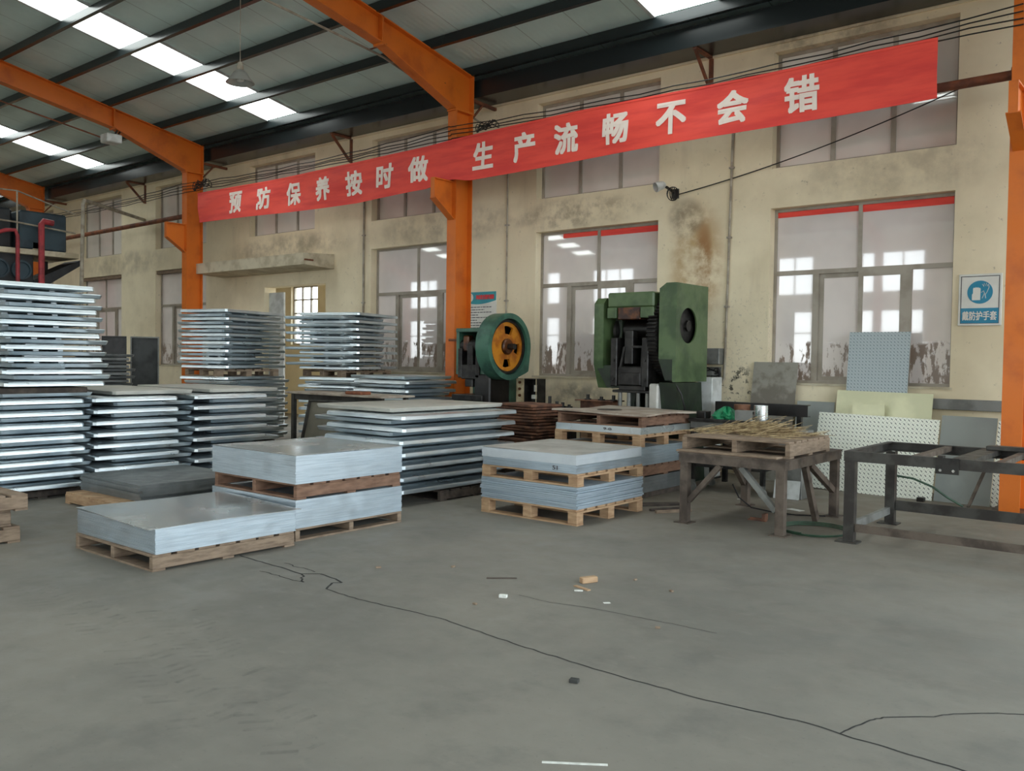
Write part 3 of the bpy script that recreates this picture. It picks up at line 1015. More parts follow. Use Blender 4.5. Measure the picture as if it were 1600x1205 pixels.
# long thin conduit slung under the middle rafter
t_ = thing('conduit', 'thin pale conduit slung along the middle orange rafter', 'conduit', (-10.4, 9.5, 6.2))
pts = [(-10.4, 5.2, 6.78), (-10.4, 7.29, 6.48), (-10.4, 9.0, 6.34), (-10.4, 9.47, 6.29), (-10.4, 11.09, 5.92), (-10.4, 11.73, 5.78)]
MB().tube(pts, 0.018, 8).build('tube', 'conduit', t_)
for y, z in ((5.4, 6.75), (7.29, 6.48), (9.2, 6.32), (10.5, 6.06)):
    MB().box(-10.42, -10.05, y - 0.015, y + 0.015, z + 0.018, z + 0.03).build('clip', 'rust', t_)
t_ = thing('conduit', 'thin reddish conduit slung along the left orange rafter', 'conduit', (-18.6, 8.5, 6.3))
MB().tube([(-18.6, 5.5, 6.72), (-18.6, 7.0, 6.46), (-18.6, 9.0, 6.15)], 0.016, 8).build('tube', 'rust', t_)
for y, z in ((5.8, 6.66), (8.2, 6.28)):
    MB().box(-18.62, -18.26, y - 0.015, y + 0.015, z + 0.016, z + 0.03).build('clip', 'rust', t_)

# vertical conduits on the wall
for x, z0, z1, r, nm, xt in ((-5.62, 1.4, 5.35, 0.018, 'above the grey electrical box', -5.56), (-13.42, 0.0, 5.35, 0.02, 'right of the door canopy', -13.42), (-9.71, 0.0, 5.2, 0.014, 'left of the middle window', -9.72)):
    p = thing('wall_conduit', 'thin vertical conduit on the cream wall ' + nm, 'conduit', (x, 11.73, z0), 'vertical wall conduits')
    pts = [(x, 11.728, z0), (xt, 11.728, z1)]
    if x == -5.62:
        pts = [(-5.80, 11.728, 1.32), (-5.72, 11.728, 1.29), (-5.66, 11.728, 1.30), (-5.625, 11.728, 1.36)] + pts
    MB().tube(pts, r, 8).build('tube', 'conduit', p)
    for q in (0.25, 0.5, 0.75):
        xx, zz = x + (xt - x) * q, z0 + (z1 - z0) * q
        MB().box(xx - 0.035, xx + 0.035, 11.705, 11.75, zz - 0.012, zz + 0.012).build('clip', 'alu', p)

# spotlight on the wall and its cable
s_ = thing('wall_spotlight', 'small white spotlight with wire cage on the wall above the green press', 'spotlight', (-6.5, 11.75, 4.1))
MB().box(-6.52, -6.42, 11.71, 11.75, 4.02, 4.16).build('mount', 'blackoil', s_)
MB().bar((-6.47, 11.73, 4.1), (-6.5, 11.5, 4.16), 0.03, 0.03).build('arm', 'blackoil', s_)
mb = MB().lathe([(0.03, 0.0), (0.055, 0.03), (0.075, 0.16), (0.07, 0.165), (0.05, 0.06), (0.0, 0.06)], 'y', (0, 0, 0), 16)
m = Matrix.Translation((-6.52, 11.5, 4.2)) @ Matrix.Rotation(PI * 0.82, 4, 'Z') @ Matrix.Rotation(-0.35, 4, 'X')
mb.v = [tuple(m @ Vector(p)) for p in mb.v]
mb.build('head', 'white', s_)
mb = MB()
for a in range(4):
    ang = a * PI / 4
    pts = [(-6.42 + 0.09 * math.cos(t2) * math.cos(ang), 11.56 + 0.09 * math.cos(t2) * math.sin(ang), 4.06 + 0.10 * math.sin(t2)) for t2 in [2 * PI * q / 16 for q in range(16)]]
    mb.tube(pts, 0.006, 5, True)
mb.build('cage', 'cable', s_)
mb = MB()
pts = []
for i in range(25):
    q = i / 24
    pts.append((-6.42 + 3.82 * q, 11.74, 4.08 + 0.88 * q - 0.09 * 4 * q * (1 - q)))
tag(mb.tube(pts, 0.008, 6).build('spotlight_cable', 'cable'), 'thin black cable rising rightwards across the wall from the spotlight', 'cable')

# pendant high-bay lamp
def pendant(x, y, z, top, label):
    p = thing('pendant_lamp', label, 'lamp', (x, y, z))
    MB().tube([(x, y, z + 0.26), (x, y, top)], 0.006, 6).build('cord', 'conduit', p)
    MB().lathe([(0.0, 0.30), (0.03, 0.29), (0.045, 0.24), (0.05, 0.17)], 'z', (x, y, z), 20).build('lamp_holder', 'conduit', p)
    MB().lathe([(0.05, 0.18), (0.09, 0.15), (0.14, 0.07), (0.19, 0.015), (0.2, 0.0), (0.195, 0.0), (0.135, 0.06), (0.085, 0.14), (0.045, 0.17)], 'z', (x, y, z), 32).build('lamp_shade', 'lampshade', p)
    MB().lathe([(0.035, 0.15), (0.06, 0.08), (0.05, 0.03), (0.0, 0.01)], 'z', (x, y, z), 16).build('bulb', 'foam', p)


pendant(-11.0, 7.29, 5.46, roof_z(7.29) + 0.18, 'bell-shaped pendant lamp on a long cord below the roof')
f = thing('floodlight', 'pale box floodlight clamped under the left orange rafter', 'floodlight', (-18.1, 9.0, 6.05))
MB().cbox(-18.3, -17.98, 8.80, 9.12, 5.96, 6.14, 0.02).build('housing', 'white', f)
MB().bar((-18.24, 9.05, 6.12), (-18.24, 9.15, 6.30), 0.03, 0.03).bar((-18.05, 9.05, 6.12), (-18.24, 9.2, 6.27), 0.03, 0.02).build('bracket', 'blackoil', f)

# glove sign at the right
sg = thing('safety_sign', 'blue and white protective gloves sign on the wall at the right', 'sign', (-2.35, 11.74, 2.08))
MB().cbox(-2.575, -2.105, 11.725, 11.75, 2.075, 2.695, 0.005).build('board', 'signwhite', sg)
mb = MB()
framed(mb, -2.55, -2.13, 2.10, 2.67, 11.722, 0.008, 0.004)
mb.build('border', 'ink', sg)
MB().box(-2.545, -2.135, 11.7215, 11.7255, 2.105, 2.285).build('blue_band', 'signblue', sg)
MB().lathe([(0.0, 11.7215), (0.138, 11.7215), (0.138, 11.7255)], 'y', (-2.34, 0, 2.475), 40).build('blue_disc', 'signblue', sg)
flat_text('戴防护手套', -2.525, -2.155, 2.14, 2.245, 11.7205, 'signwhite', sg, 'lettering', heavy=0.002)


def outline(pts, r, mat, parent, name, y=11.72):
    return MB().tube([(p[0], y, p[1]) for p in pts], r, 5).build(name, mat, parent)


gx, gz = -2.365, 2.455
glove = [(gx - 0.06, gz - 0.075), (gx + 0.03, gz - 0.075), (gx + 0.032, gz + 0.06), (gx + 0.02, gz + 0.075), (gx + 0.012, gz + 0.068), (gx + 0.004, gz + 0.082), (gx - 0.008, gz + 0.07), (gx - 0.018, gz + 0.083), (gx - 0.03, gz + 0.069), (gx - 0.04, gz + 0.078), (gx - 0.05, gz + 0.065), (gx - 0.05, gz + 0.01), (gx - 0.06, gz - 0.01)]
MB().prism(glove, 'y', 11.7195, 11.7222).build('glove_symbol', 'signwhite', sg)
hx, hz = -2.295, 2.52
outline([(hx - 0.02, hz + 0.05), (hx - 0.005, hz + 0.02), (hx + 0.0, hz + 0.06), (hx + 0.018, hz + 0.025), (hx + 0.022, hz + 0.062), (hx + 0.038, hz + 0.022), (hx + 0.046, hz + 0.05), (hx + 0.052, hz + 0.01), (hx + 0.03, hz - 0.05), (hx + 0.012, hz - 0.075), (hx + 0.02, hz - 0.12)], 0.0035, 'signwhite', sg, 'hand_symbol')
outline([(hx - 0.03, hz - 0.05), (hx - 0.005, hz - 0.03), (hx + 0.005, hz - 0.06), (hx - 0.02, hz - 0.12)], 0.0035, 'signwhite', sg, 'hand_symbol')

# rules poster beside the middle column
ps = thing('wall_poster', 'white poster with teal header and red title beside the middle orange column', 'poster', (-10.3, 11.74, 2.1))
MB().box(-10.66, -9.95, 11.738, 11.75, 2.05, 2.78).build('sheet', 'signwhite', ps)
wave = [(-10.655, 2.775), (-9.955, 2.775), (-9.955, 2.63)] + [(-9.955 - 0.7 * q / 12, 2.62 - 0.05 * math.sin(q / 12 * PI * 0.9) - 0.02 * q / 12) for q in range(13)]
MB().prism(wave, 'y', 11.7355, 11.7385).build('header', 'signteal', ps)
MB().lathe([(0.0, 11.7335), (0.075, 11.7335), (0.075, 11.736)], 'y', (-10.56, 0, 2.68), 28).build('logo_disc', 'signwhite', ps)
outline([(-10.53, 2.72), (-10.57, 2.725), (-10.595, 2.705), (-10.565, 2.685), (-10.54, 2.67), (-10.565, 2.645), (-10.6, 2.65)], 0.008, 'signteal', ps, 'logo_swirl', 11.732)
flat_text('冲床安全操作规程', -10.42, -10.0, 2.645, 2.725, 11.7345, 'redink', ps, 'title', heavy=0.003)
mb = MB()
for r in range(10):
    z = 2.50 - r * 0.046
    x = -10.62 + 0.05 * (r % 2 == 0)
    end = -10.62 + (0.56 if r % 2 == 0 else 0.2 + 0.3 * random.random())
    while x < end:
        wd = random.uniform(0.03, 0.09)
        mb.box(x, min(x + wd, end), 11.7365, 11.7385, z, z + 0.014)
        x += wd + 0.012
mb.build('printed_lines', 'ink', ps)

# grey trunking low on the wall at the right
tag(MB().cbox(-2.86, -1.96, 11.66, 11.75, 1.05, 1.18, 0.006).build('cable_trunking', 'greymetal'), 'grey metal trunking on the wall below the glove sign', 'trunking')

# electrical box right of the big press
eb = thing('electrical_box', 'grey electrical box with cable tray on the wall right of the big press', 'electrical box', (-5.85, 11.7, 1.3))
MB().cbox(-6.05, -5.64, 11.58, 11.75, 1.56, 1.79, 0.008).build('cover', 'greymetal', eb)
MB().box(-6.09, -5.68, 11.62, 11.75, 1.30, 1.34).box(-6.09, -5.68, 11.735, 11.75, 1.34, 1.52).box(-6.0, -5.75, 11.60, 11.70, 1.40, 1.46).build('tray', 'greymetal', eb)
mb = MB()
for k in range(7):
    z = 1.36 + 0.022 * k
    mb.tube([(-6.08 + 0.05 * math.sin(q * 2.1 + k) * 0.3 + q * 0.045, 11.66 - 0.015 * math.sin(q + k), z + 0.02 * math.sin(1.7 * q + 2 * k)) for q in range(10)], 0.007, 5)
mb.tube([(-5.69, 11.66, 1.50), (-5.66, 11.66, 1.42), (-5.68, 11.66, 1.33), (-5.74, 11.66, 1.29)], 0.02, 8)
mb.build('wiring', 'cable', eb)

# ------------------------------------------------------------------ presses
def gear_poly(cy, cz, r, n, depth):
    p = []
    for k in range(n):
        a0 = 2 * PI * k / n
        for q, rr in ((0.0, r - depth), (0.25, r), (0.55, r), (0.8, r - depth)):
            a = a0 + q * 2 * PI / n
            p.append((cy + rr * math.cos(a), cz + rr * math.sin(a)))
    return p


p2 = thing('punch_press', 'tall green punch press with boxed flywheel cover, right of the middle window', 'punch press', (-6.1, 10.5, 0))
prof = [(10.2, 2.3), (11.1, 2.3), (11.15, 0.0), (10.02, 0.0), (10.02, 0.80), (10.55, 0.84), (10.6, 1.45), (10.2, 1.6)]
for xa, xb in ((-6.50, -6.40), (-5.97, -5.87)):
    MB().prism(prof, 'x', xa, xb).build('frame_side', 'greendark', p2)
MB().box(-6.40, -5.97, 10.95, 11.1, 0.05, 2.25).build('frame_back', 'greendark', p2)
mb = MB().cbox(-6.50, -5.79, 9.98, 10.75, 2.30, 2.50, 0.02).cbox(-6.50, -6.36, 9.98, 10.2, 2.16, 2.30, 0.005).cbox(-5.99, -5.79, 9.98, 10.2, 2.16, 2.30, 0.005)
mb.build('crown', 'green', p2)
MB().cbox(-6.35, -6.0, 10.0, 10.22, 2.14, 2.47, 0.01).build('crank_guard', 'oilbrown', p2)
MB().lathe([(0.13, -6.42), (0.13, -5.95)], 'x', (0, 10.35, 2.02), 24).build('crankshaft', 'blackoil', p2)
MB().lathe([(0.06, 0), (0.06, 0.05), (0.17, 0.06), (0.17, 0.10), (0.1, 0.13)], 'x', (-6.56, 10.3, 2.0), 24).build('shaft_bearing', 'castiron', p2)
# left cover
mb = MB().prism([(10.0, 2.36), (10.08, 2.44), (10.85, 2.44), (10.85, 1.22), (10.12, 1.22), (10.0, 1.54)], 'x', -6.72, -6.57)
mb.build('left_cover', 'green', p2)
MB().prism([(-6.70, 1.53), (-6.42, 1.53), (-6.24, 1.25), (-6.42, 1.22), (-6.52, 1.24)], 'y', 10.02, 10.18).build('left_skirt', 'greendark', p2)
# gear and flywheel cover at right
MB().prism(gear_poly(10.5, 1.95, 0.58, 72, 0.03), 'x', -5.86, -5.73).build('bull_gear', 'castiron', p2)
cy, cz = 10.30, 2.06
y0, y1, z0, z1 = 9.97, 10.84, 1.33, 2.60
mb = MB().holed(y0 + 0.04, y1, z0, z1, cy, cz, 0.23, -5.475, -5.455)
mb.prism([(-5.70, z0 + 0.30), (-5.49, z0), (-5.455, z0), (-5.455, z1), (-5.60, z1), (-5.70, z1 - 0.07)], 'y', y0, y0 + 0.04)
mb.box(-5.62, -5.476, y0 + 0.041, y1 - 0.021, z1 - 0.02, z1 - 0.001).box(-5.70, -5.476, y1 - 0.02, y1 - 0.001, z0, z1 - 0.021).box(-5.70, -5.685, y0 + 0.04, y1, z0 + 0.3, z1 - 0.06)
mb.prism([(-5.70, z1 - 0.08), (-5.62, z1 - 0.02), (-5.62, z1), (-5.70, z1 - 0.06)], 'y', y0 + 0.04, y1)
mb.build('flywheel_cover', 'green', p2)
MB().prism([(-5.70, z0 + 0.29), (-5.60, z0 + 0.02), (-5.50, z0 + 0.02), (-5.50, z0 + 0.29)], 'y', y0 - 0.004, y0 + 0.03).build('cover_skirt', 'greendark', p2)
MB().lathe([(0.0, -5.53), (0.28, -5.53), (0.28, -5.66)], 'x', (0, cy + 0.10, cz), 36).build('flywheel', 'castiron', p2)
MB().lathe([(0.07, -5.55), (0.07, -5.50), (0.0, -5.50)], 'x', (0, cy + 0.10, cz), 20).build('wheel_hub', 'castiron', p2)
# ram, rod, die set
MB().cbox(-6.25, -6.12, 10.02, 10.15, 1.55, 2.0, 0.01).build('connecting_rod', 'castiron', p2)
MB().cbox(-6.34, -5.95, 10.0, 10.45, 1.26, 1.52, 0.015).cbox(-6.30, -5.98, 9.99, 10.02, 1.27, 1.44, 0.01).build('ram', 'castiron', p2)
mb = MB()
mb.bar((-6.30, 10.03, 1.50), (-6.24, 10.03, 1.78), 0.03, 0.05, (0, 1, 0)).bar((-5.97, 10.03, 1.50), (-5.96, 10.03, 1.78), 0.03, 0.05, (0, 1, 0)).bar((-6.24, 10.03, 1.78), (-5.96, 10.03, 1.78), 0.03, 0.03)
mb.build('ram_bracket', 'castiron', p2)
for xa, xb in ((-6.44, -6.34), (-5.96, -5.86)):
    MB().cbox(xa, xb, 9.98, 10.2, 1.25, 1.9, 0.01).build('slide_guide', 'castiron', p2)
    for z in (1.35, 1.6):
        MB().lathe([(0.02, 9.965), (0.02, 9.98)], 'y', ((xa + xb) / 2, 0, z), 8).build('guide_bolt', 'castiron', p2)
MB().cbox(-6.42, -5.72, 10.01, 10.4, 1.17, 1.205, 0.005).build('upper_die_plate', 'castiron', p2)
MB().cbox(-6.30, -5.90, 9.98, 10.35, 1.205, 1.262, 0.005).build('die_shank', 'castiron', p2)
for x in (-6.32, -6.18, -6.04, -5.90, -5.80):
    MB().lathe([(0.028, 0.95), (0.028, 1.17)], 'z', (x, 10.05, 0), 12).build('guide_post', 'greymetal', p2)
MB().cbox(-6.5, -5.70, 10.01, 10.55, 0.90, 0.955, 0.006).build('lower_die_plate', 'castiron', p2)
MB().cbox(-6.52, -5.85, 10.0, 10.55, 0.80, 0.90, 0.006).build('bolster', 'castiron', p2)
MB().cbox(-5.84, -5.70, 9.97, 10.3, 0.82, 1.30, 0.02).build('side_pillar', 'dustysheet', p2)
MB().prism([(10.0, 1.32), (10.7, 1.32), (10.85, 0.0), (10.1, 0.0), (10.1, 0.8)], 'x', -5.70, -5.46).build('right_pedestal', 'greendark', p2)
MB().tube([(-5.5, 10.02, 1.35), (-5.40, 10.04, 1.18), (-5.38, 10.1, 1.0), (-5.42, 10.15, 0.9)], 0.012, 6).build('hose', 'cable', p2)

p1 = thing('punch_press', 'smaller teal punch press with exposed orange flywheel beside the middle column', 'punch press', (-8.9, 10.4, 0))
prof = [(10.05, 2.03), (10.8, 2.03), (11.0, 0.0), (10.0, 0.0), (10.0, 0.95), (10.45, 1.0), (10.45, 1.3), (10.05, 1.35)]
MB().prism(prof, 'x', -9.32, -9.26).build('frame_side', 'teal', p1)
MB().prism(prof, 'x', -8.82, -8.74).build('frame_side', 'teal', p1)
MB().cbox(-9.32, -8.74, 10.03, 10.8, 2.0, 2.06, 0.01).build('crown', 'teal', p1)
MB().box(-9.26, -8.82, 10.5, 10.7, 0.05, 2.0).build('frame_back', 'blackoil', p1)
MB().lathe([(0.1, -9.26), (0.1, -8.6)], 'x', (0, 10.16, 1.79), 20).build('crankshaft', 'castiron', p1)
MB().cbox(-9.2, -9.08, 10.06, 10.2, 1.7, 1.95, 0.02).build('crank_cheek', 'oilbrown', p1)
MB().cbox(-9.1, -8.98, 10.05, 10.2, 1.45, 1.8, 0.01).build('connecting_rod', 'castiron', p1)
MB().cbox(-9.2, -8.88, 10.03, 10.4, 1.28, 1.5, 0.01).cbox(-9.12, -8.96, 10.03, 10.2, 1.16, 1.28, 0.01).build('ram', 'castiron', p1)
for xa in (-9.26, -8.90):
    MB().cbox(xa, xa + 0.08, 10.02, 10.2, 1.30, 1.75, 0.008).build('slide_guide', 'castiron', p1)
MB().cbox(-9.35, -8.72, 9.98, 10.5, 0.95, 1.04, 0.01).build('bolster', 'castiron', p1)
MB().tube([(-9.32, 10.1, 1.88), (-9.48, 10.05, 1.88)], 0.02, 8).build('oil_pipe', 'rust', p1)
# round guard with an angular rear corner
cy, cz, R_, r_ = 10.16, 1.78, 0.50, 0.42
outer, inner = [], []
for k in range(64):
    a = 2 * PI * k / 64
    rr = R_
    if -1.25 < (a if a < PI else a - 2 * PI) < -0.15:
        aa = a if a < PI else a - 2 * PI
        rr = min(0.62, R_ / max(math.cos(aa + 0.15), 0.2), R_ / max(math.cos(aa + 1.25), 0.2))
    outer.append((cy + rr * math.cos(a), cz + rr * math.sin(a)))
    inner.append((cy + r_ * math.cos(a), cz + r_ * math.sin(a)))
m_ = 64
vs = [(x, p[0], p[1]) for x in (-8.58, -8.33) for L in (outer, inner) for p in L]
fs = []
for i in range(m_):
    j = (i + 1) % m_
    fs += [(i, j, m_ + j, m_ + i), (2 * m_ + i, 3 * m_ + i, 3 * m_ + j, 2 * m_ + j), (m_ + i, m_ + j, 3 * m_ + j, 3 * m_ + i), (i, 2 * m_ + i, 2 * m_ + j, j)]
MB().add(vs, fs).build('flywheel_guard', 'teal', p1)
# wheel: rim ring and web with three openings between broad spokes
MB().lathe([(0.405, -8.52), (0.405, -8.37), (0.37, -8.37), (0.37, -8.52), (0.405, -8.52)], 'x', (0, cy, cz), 48).build('flywheel_rim', 'castiron', p1)
mb = MB()
seg = 72
for k in range(seg):
    a0, a1 = 2 * PI * k / seg, 2 * PI * (k + 1) / seg
    deg = math.degrees((a0 + a1) / 2)
    bands = [(0.10, 0.19), (0.31, 0.37)] if 62 < deg < 98 or 255 < deg < 292 or 335 < deg or deg < 8 else [(0.10, 0.37)]
    for ra, rb in bands:
        q = [(cy + r * math.cos(a), cz + r * math.sin(a)) for r, a in ((ra, a0), (rb, a0), (rb, a1), (ra, a1))]
        mb.prism(q, 'x', -8.44, -8.40)
mb.build('flywheel_web', 'wheel', p1)
MB().lathe([(0.12, -8.50), (0.12, -8.37), (0.10, -8.35), (0.0, -8.35)], 'x', (0, cy, cz), 28).build('wheel_hub', 'oilbrown', p1)
MB().lathe([(0.045, -8.40), (0.045, -8.24), (0.0, -8.24)], 'x', (0, cy, cz), 16).build('shaft_end', 'castiron', p1)
MB().lathe([(0.0, -8.575), (0.40, -8.575), (0.40, -8.56)], 'x', (0, cy, cz), 40).build('guard_back', 'blackoil', p1)
MB().cbox(-8.92, -8.60, 10.02, 10.5, 0.0, 1.36, 0.02).build('pedestal', 'blackoil', p1)

# control boxes
cb = thing('control_box', 'open cream control box with push buttons below the orange flywheel', 'control box', (-8.3, 10.7, 0))
MB().cbox(-8.52, -8.36, 10.55, 10.75, 0.93, 1.30, 0.006).build('button_panel', 'ctrl', cb)
for z in (1.24, 1.14, 1.04):
    MB().lathe([(0.022, 10.53), (0.022, 10.55)], 'y', (-8.44, 0, z), 12).build('push_button', 'oilbrown', cb)
mb = MB()
framed(mb, -8.36, -8.10, 0.93, 1.30, 10.55, 0.012, 0.2)
mb.box(-8.35, -8.11, 10.73, 10.75, 0.942, 1.288)
mb.build('housing', 'castiron', cb)
MB().rbox(-8.05, 10.45, 1.115, 0.16, 0.008, 0.37, rz=-0.95).build('box_door', 'ctrl', cb)
MB().box(-8.30, -8.17, 10.66, 10.74, 0.99, 1.05).box(-8.27, -8.2, 10.68, 10.74, 1.1, 1.2).build('terminal_block', 'foam', cb)
MB().box(-8.46, -8.2, 10.62, 10.72, 0.0, 0.93).build('stand', 'blackoil', cb)
ct = thing('control_cabinet', 'narrow white control cabinet with cream button panel right of the green press', 'control cabinet', (-5.6, 11.1, 0))
MB().cbox(-5.62, -5.40, 10.9, 11.2, 0.02, 1.385, 0.008).build('cabinet_body', 'white', ct)
MB().cbox(-5.79, -5.625, 10.88, 10.98, 0.90, 1.40, 0.006).build('button_panel', 'ctrl', ct)
for z in (1.28, 1.19, 1.10, 1.0):
    MB().lathe([(0.02, 10.865), (0.02, 10.88)], 'y', (-5.70, 0, z), 12).build('push_button', 'oilbrown', ct)
MB().box(-5.74, -5.66, 10.9, 10.97, 0.0, 0.90).build('post', 'castiron', ct)
MB().box(-5.63, -5.39, 10.89, 11.21, 0, 0.02).build('plinth', 'castiron', ct)

# ------------------------------------------------------------------ pallets
def pallet(x0, y0, z0, lx, ly, kind, mat, label, group='wooden pallets', h=0.13, dz=0.0):
    """kind: 'y' stringers along y, 'x' stringers along x, 'block' nine blocks"""
    p = thing('wooden_pallet', label, 'pallet', (x0 + lx / 2, y0 + ly / 2, z0), group)
    tb = 0.02
    along_x = kind != 'x'
    n_ = 7
    L, W = (lx, ly) if along_x else (ly, lx)
    for k in range(n_):
        w = W / n_ * 0.82
        c = W / n_ * (k + 0.5) + random.uniform(-0.006, 0.006)
        e = random.uniform(0, 0.012)
        if k == 0:
            c = w / 2
        if k == n_ - 1:
            c = W - w / 2
        b = MB()
        if along_x:
            b.cbox(x0 + e, x0 + L - e, y0 + c - w / 2, y0 + c + w / 2, z0 + h - tb, z0 + h, 0.003)
        else:
            b.cbox(x0 + c - w / 2, x0 + c + w / 2, y0 + e, y0 + L - e, z0 + h - tb, z0 + h, 0.003)
        b.build('deck_board', mat, p)
    if kind == 'block':
        bw = 0.11
        for i in range(3):
            yy = y0 + (ly - bw) * i / 2
            MB().box(x0, x0 + lx, yy, yy + bw, z0, z0 + 0.016).build('bottom_board', mat, p)
            MB().box(x0 + (lx - bw) * i / 2, x0 + (lx - bw) * i / 2 + bw, y0, y0 + ly, z0 + h - 2 * tb, z0 + h - tb).build('cross_board', mat, p)
            for j in range(3):
                xx = x0 + (lx - bw) * j / 2
                MB().cbox(xx, xx + bw, yy, yy + bw, z0 + 0.016, z0 + h - 2 * tb, 0.004).build('block', mat, p)
    else:
        for i in range(3):
            w = 0.05
            if kind == 'y':
                xx = x0 + (lx - w) * i / 2
                MB().cbox(xx, xx + w, y0, y0 + ly, z0 + 0.016, z0 + h - tb, 0.004).build('stringer', mat, p)
                MB().box(x0, x0 + lx, y0 + (ly - 0.1) * i / 2, y0 + (ly - 0.1) * i / 2 + 0.1, z0, z0 + 0.016).build('bottom_board', mat, p)
            else:
                yy = y0 + (ly - w) * i / 2
                MB().cbox(x0, x0 + lx, yy, yy + w, z0 + 0.016, z0 + h - tb, 0.004).build('stringer', mat, p)
                MB().box(x0 + (lx - 0.1) * i / 2, x0 + (lx - 0.1) * i / 2 + 0.1, y0, y0 + ly, z0, z0 + 0.016).build('bottom_board', mat, p)
    return p


# ------------------------------------------------------------------ galvanized tray panels
PH = 0.066
_tray_cache = {}


def tray_mesh(lx, ly, flip):
    key = (round(lx, 3), round(ly, 3), flip)
    if key in _tray_cache:
        return _tray_cache[key]
    mb = MB()
    c = 0.03
    hx, hy = lx / 2, ly / 2

    def loop(ins, z):
        a, b = hx - ins, hy - ins
        return [(-a + c, -b, z), (a - c, -b, z), (a, -b + c, z), (a, b - c, z), (a - c, b, z), (-a + c, b, z), (-a, b - c, z), (-a, -b + c, z)]
    if flip:
        loops = [loop(0.020, 0.018), loop(0.012, 0.024), loop(0.0, 0.058), loop(0.002, 0.063), loop(0.007, PH)]
    else:
        loops = [loop(0.004, 0.018), loop(0.0, 0.022), loop(0.0025, 0.054), loop(0.008, 0.062), loop(0.018, PH)]
    vs_ = [p for L in loops for p in L]
    fs_ = [tuple(range(7, -1, -1)), tuple(range(32, 40))]
    for k in range(4):
        for i in range(8):
            j = (i + 1) % 8
            fs_.append((k * 8 + i, k * 8 + j, k * 8 + 8 + j, k * 8 + 8 + i))
    mb.add(vs_, fs_)
    # stiffening ribs underneath: lengthwise on one, crosswise on its mate
    for s_ in (-0.5, 0.0, 0.5):
        if flip:
            mb.box(s_ * lx * 0.5 - 0.03, s_ * lx * 0.5 + 0.03, -hy * 0.4, hy * 0.4, 0.0, 0.018)
        else:
            mb.box(-hx * 0.5, hx * 0.5, s_ * ly * 0.5 - 0.03, s_ * ly * 0.5 + 0.03, 0.0, 0.018)
    o = mb.build('tray_panel', 'galv')
    me = o.data
    bpy.data.objects.remove(o)
    _tray_cache[key] = me
    return me


def panel_stack(cx, cy, z0, lx, ly, n_, offs, where, group, rz=0.0, jit=0.012, drift=(0, 0), tilt=(0, 0), mat=None, name='tray_panel', first_flip=False, dusty=False):
    """stack of trays, alternately upright and turned over, alternately shifted. labels count from the top"""
    for k in range(n_):
        flip = (k % 2 == 1) ^ first_flip
        me = tray_mesh(lx, ly, flip)
        o = bpy.data.objects.new(name, me)
        COL.objects.link(o)
        dx, dy = offs[k % 2]
        dx += random.uniform(-jit, jit) + drift[0] * k / n_
        dy += random.uniform(-jit, jit) + drift[1] * k / n_
        c_, s_ = math.cos(rz), math.sin(rz)
        X_, Y_ = dx * c_ - dy * s_, dx * s_ + dy * c_
        o.location = (cx + X_, cy + Y_, z0 + k * PH)
        o.rotation_euler = (tilt[0], tilt[1], rz + random.uniform(-0.006, 0.006))
        if tilt != (0, 0):
            o.location.z += 0
        tag(o, '%s galvanized tray panel %s' % (ORD[n_ - 1 - k], where) if ORD[n_ - 1 - k] == 'topmost' else 'galvanized tray panel, %s %s' % (ORD[n_ - 1 - k], where), 'panel', group)
        if k == n_ - 1 and not mat and dusty:
            o.material_slots[0].link = 'OBJECT'
            o.material_slots[0].material = MAT['galvdusty']
        if mat:
            o.material_slots[0].link = 'OBJECT'
            o.material_slots[0].material = MAT[mat]


FX = -9.90      # front face of the three stacks in a row
LX = 1.9
# near-left stack and the tall one on top of it
pallet(FX - 1.75, 3.70, 0, 1.6, 1.0, 'y', 'wood_dark', 'dark pallet under the lower stack of panels at the left edge', h=0.10)
panel_stack(FX - LX / 2, 4.10, 0.10, LX, 1.0, 16, [(0.04, -0.02), (-0.20, 0.18)], 'of the lower stack at the left edge', 'panels in the lower stack at the left edge')
z = 0.10 + 16 * PH
tag(MB().cbox(FX - 1.8, FX - 0.02, 3.62, 4.63, z, z + 0.06, 0.006).build('wooden_board', 'wood_dark'), 'dark timber board between the two left-edge stacks of panels', 'board')
panel_stack(FX - LX / 2, 4.22, z + 0.06, LX, 1.06, 17, [(0.06, 0.05), (-0.22, 0.26)], 'of the tall stack at the left edge', 'panels in the tall stack at the left edge', drift=(0, -0.12))
# second and third in the row
pallet(FX - 1.75, 4.95, 0, 1.6, 1.0, 'y', 'wood_dark', 'dark pallet under the second stack of panels from the left edge', h=0.10)
panel_stack(FX - LX / 2 - 0.03, 5.21, 0.10, LX, 1.04, 16, [(0.05, 0.0), (-0.20, 0.34)], 'of the second stack from the left edge', 'panels in the second stack from the left', dusty=True)
pallet(FX - 1.75, 6.15, 0, 1.6, 1.0, 'y', 'wood_dark', 'dark pallet under the third stack of panels from the left edge', h=0.10)
panel_stack(FX - LX / 2 - 0.06, 6.49, 0.10, LX, 1.06, 16, [(0.05, 0.0), (-0.22, 0.38)], 'of the third stack from the left edge', 'panels in the third stack from the left', dusty=True)

# big stack in the middle front
pallet(-8.1, 7.05, 0, 1.35, 1.2, 'y', 'wood_dark', 'dark pallet under the large middle stack of panels', h=0.12)
panel_stack(-7.40, 7.42, 0.12, 1.30, 1.92, 14, [(0.0, 0.0), (-0.30, 0.10)], 'of the large stack in the middle', 'panels in the large middle stack', jit=0.02, dusty=True)

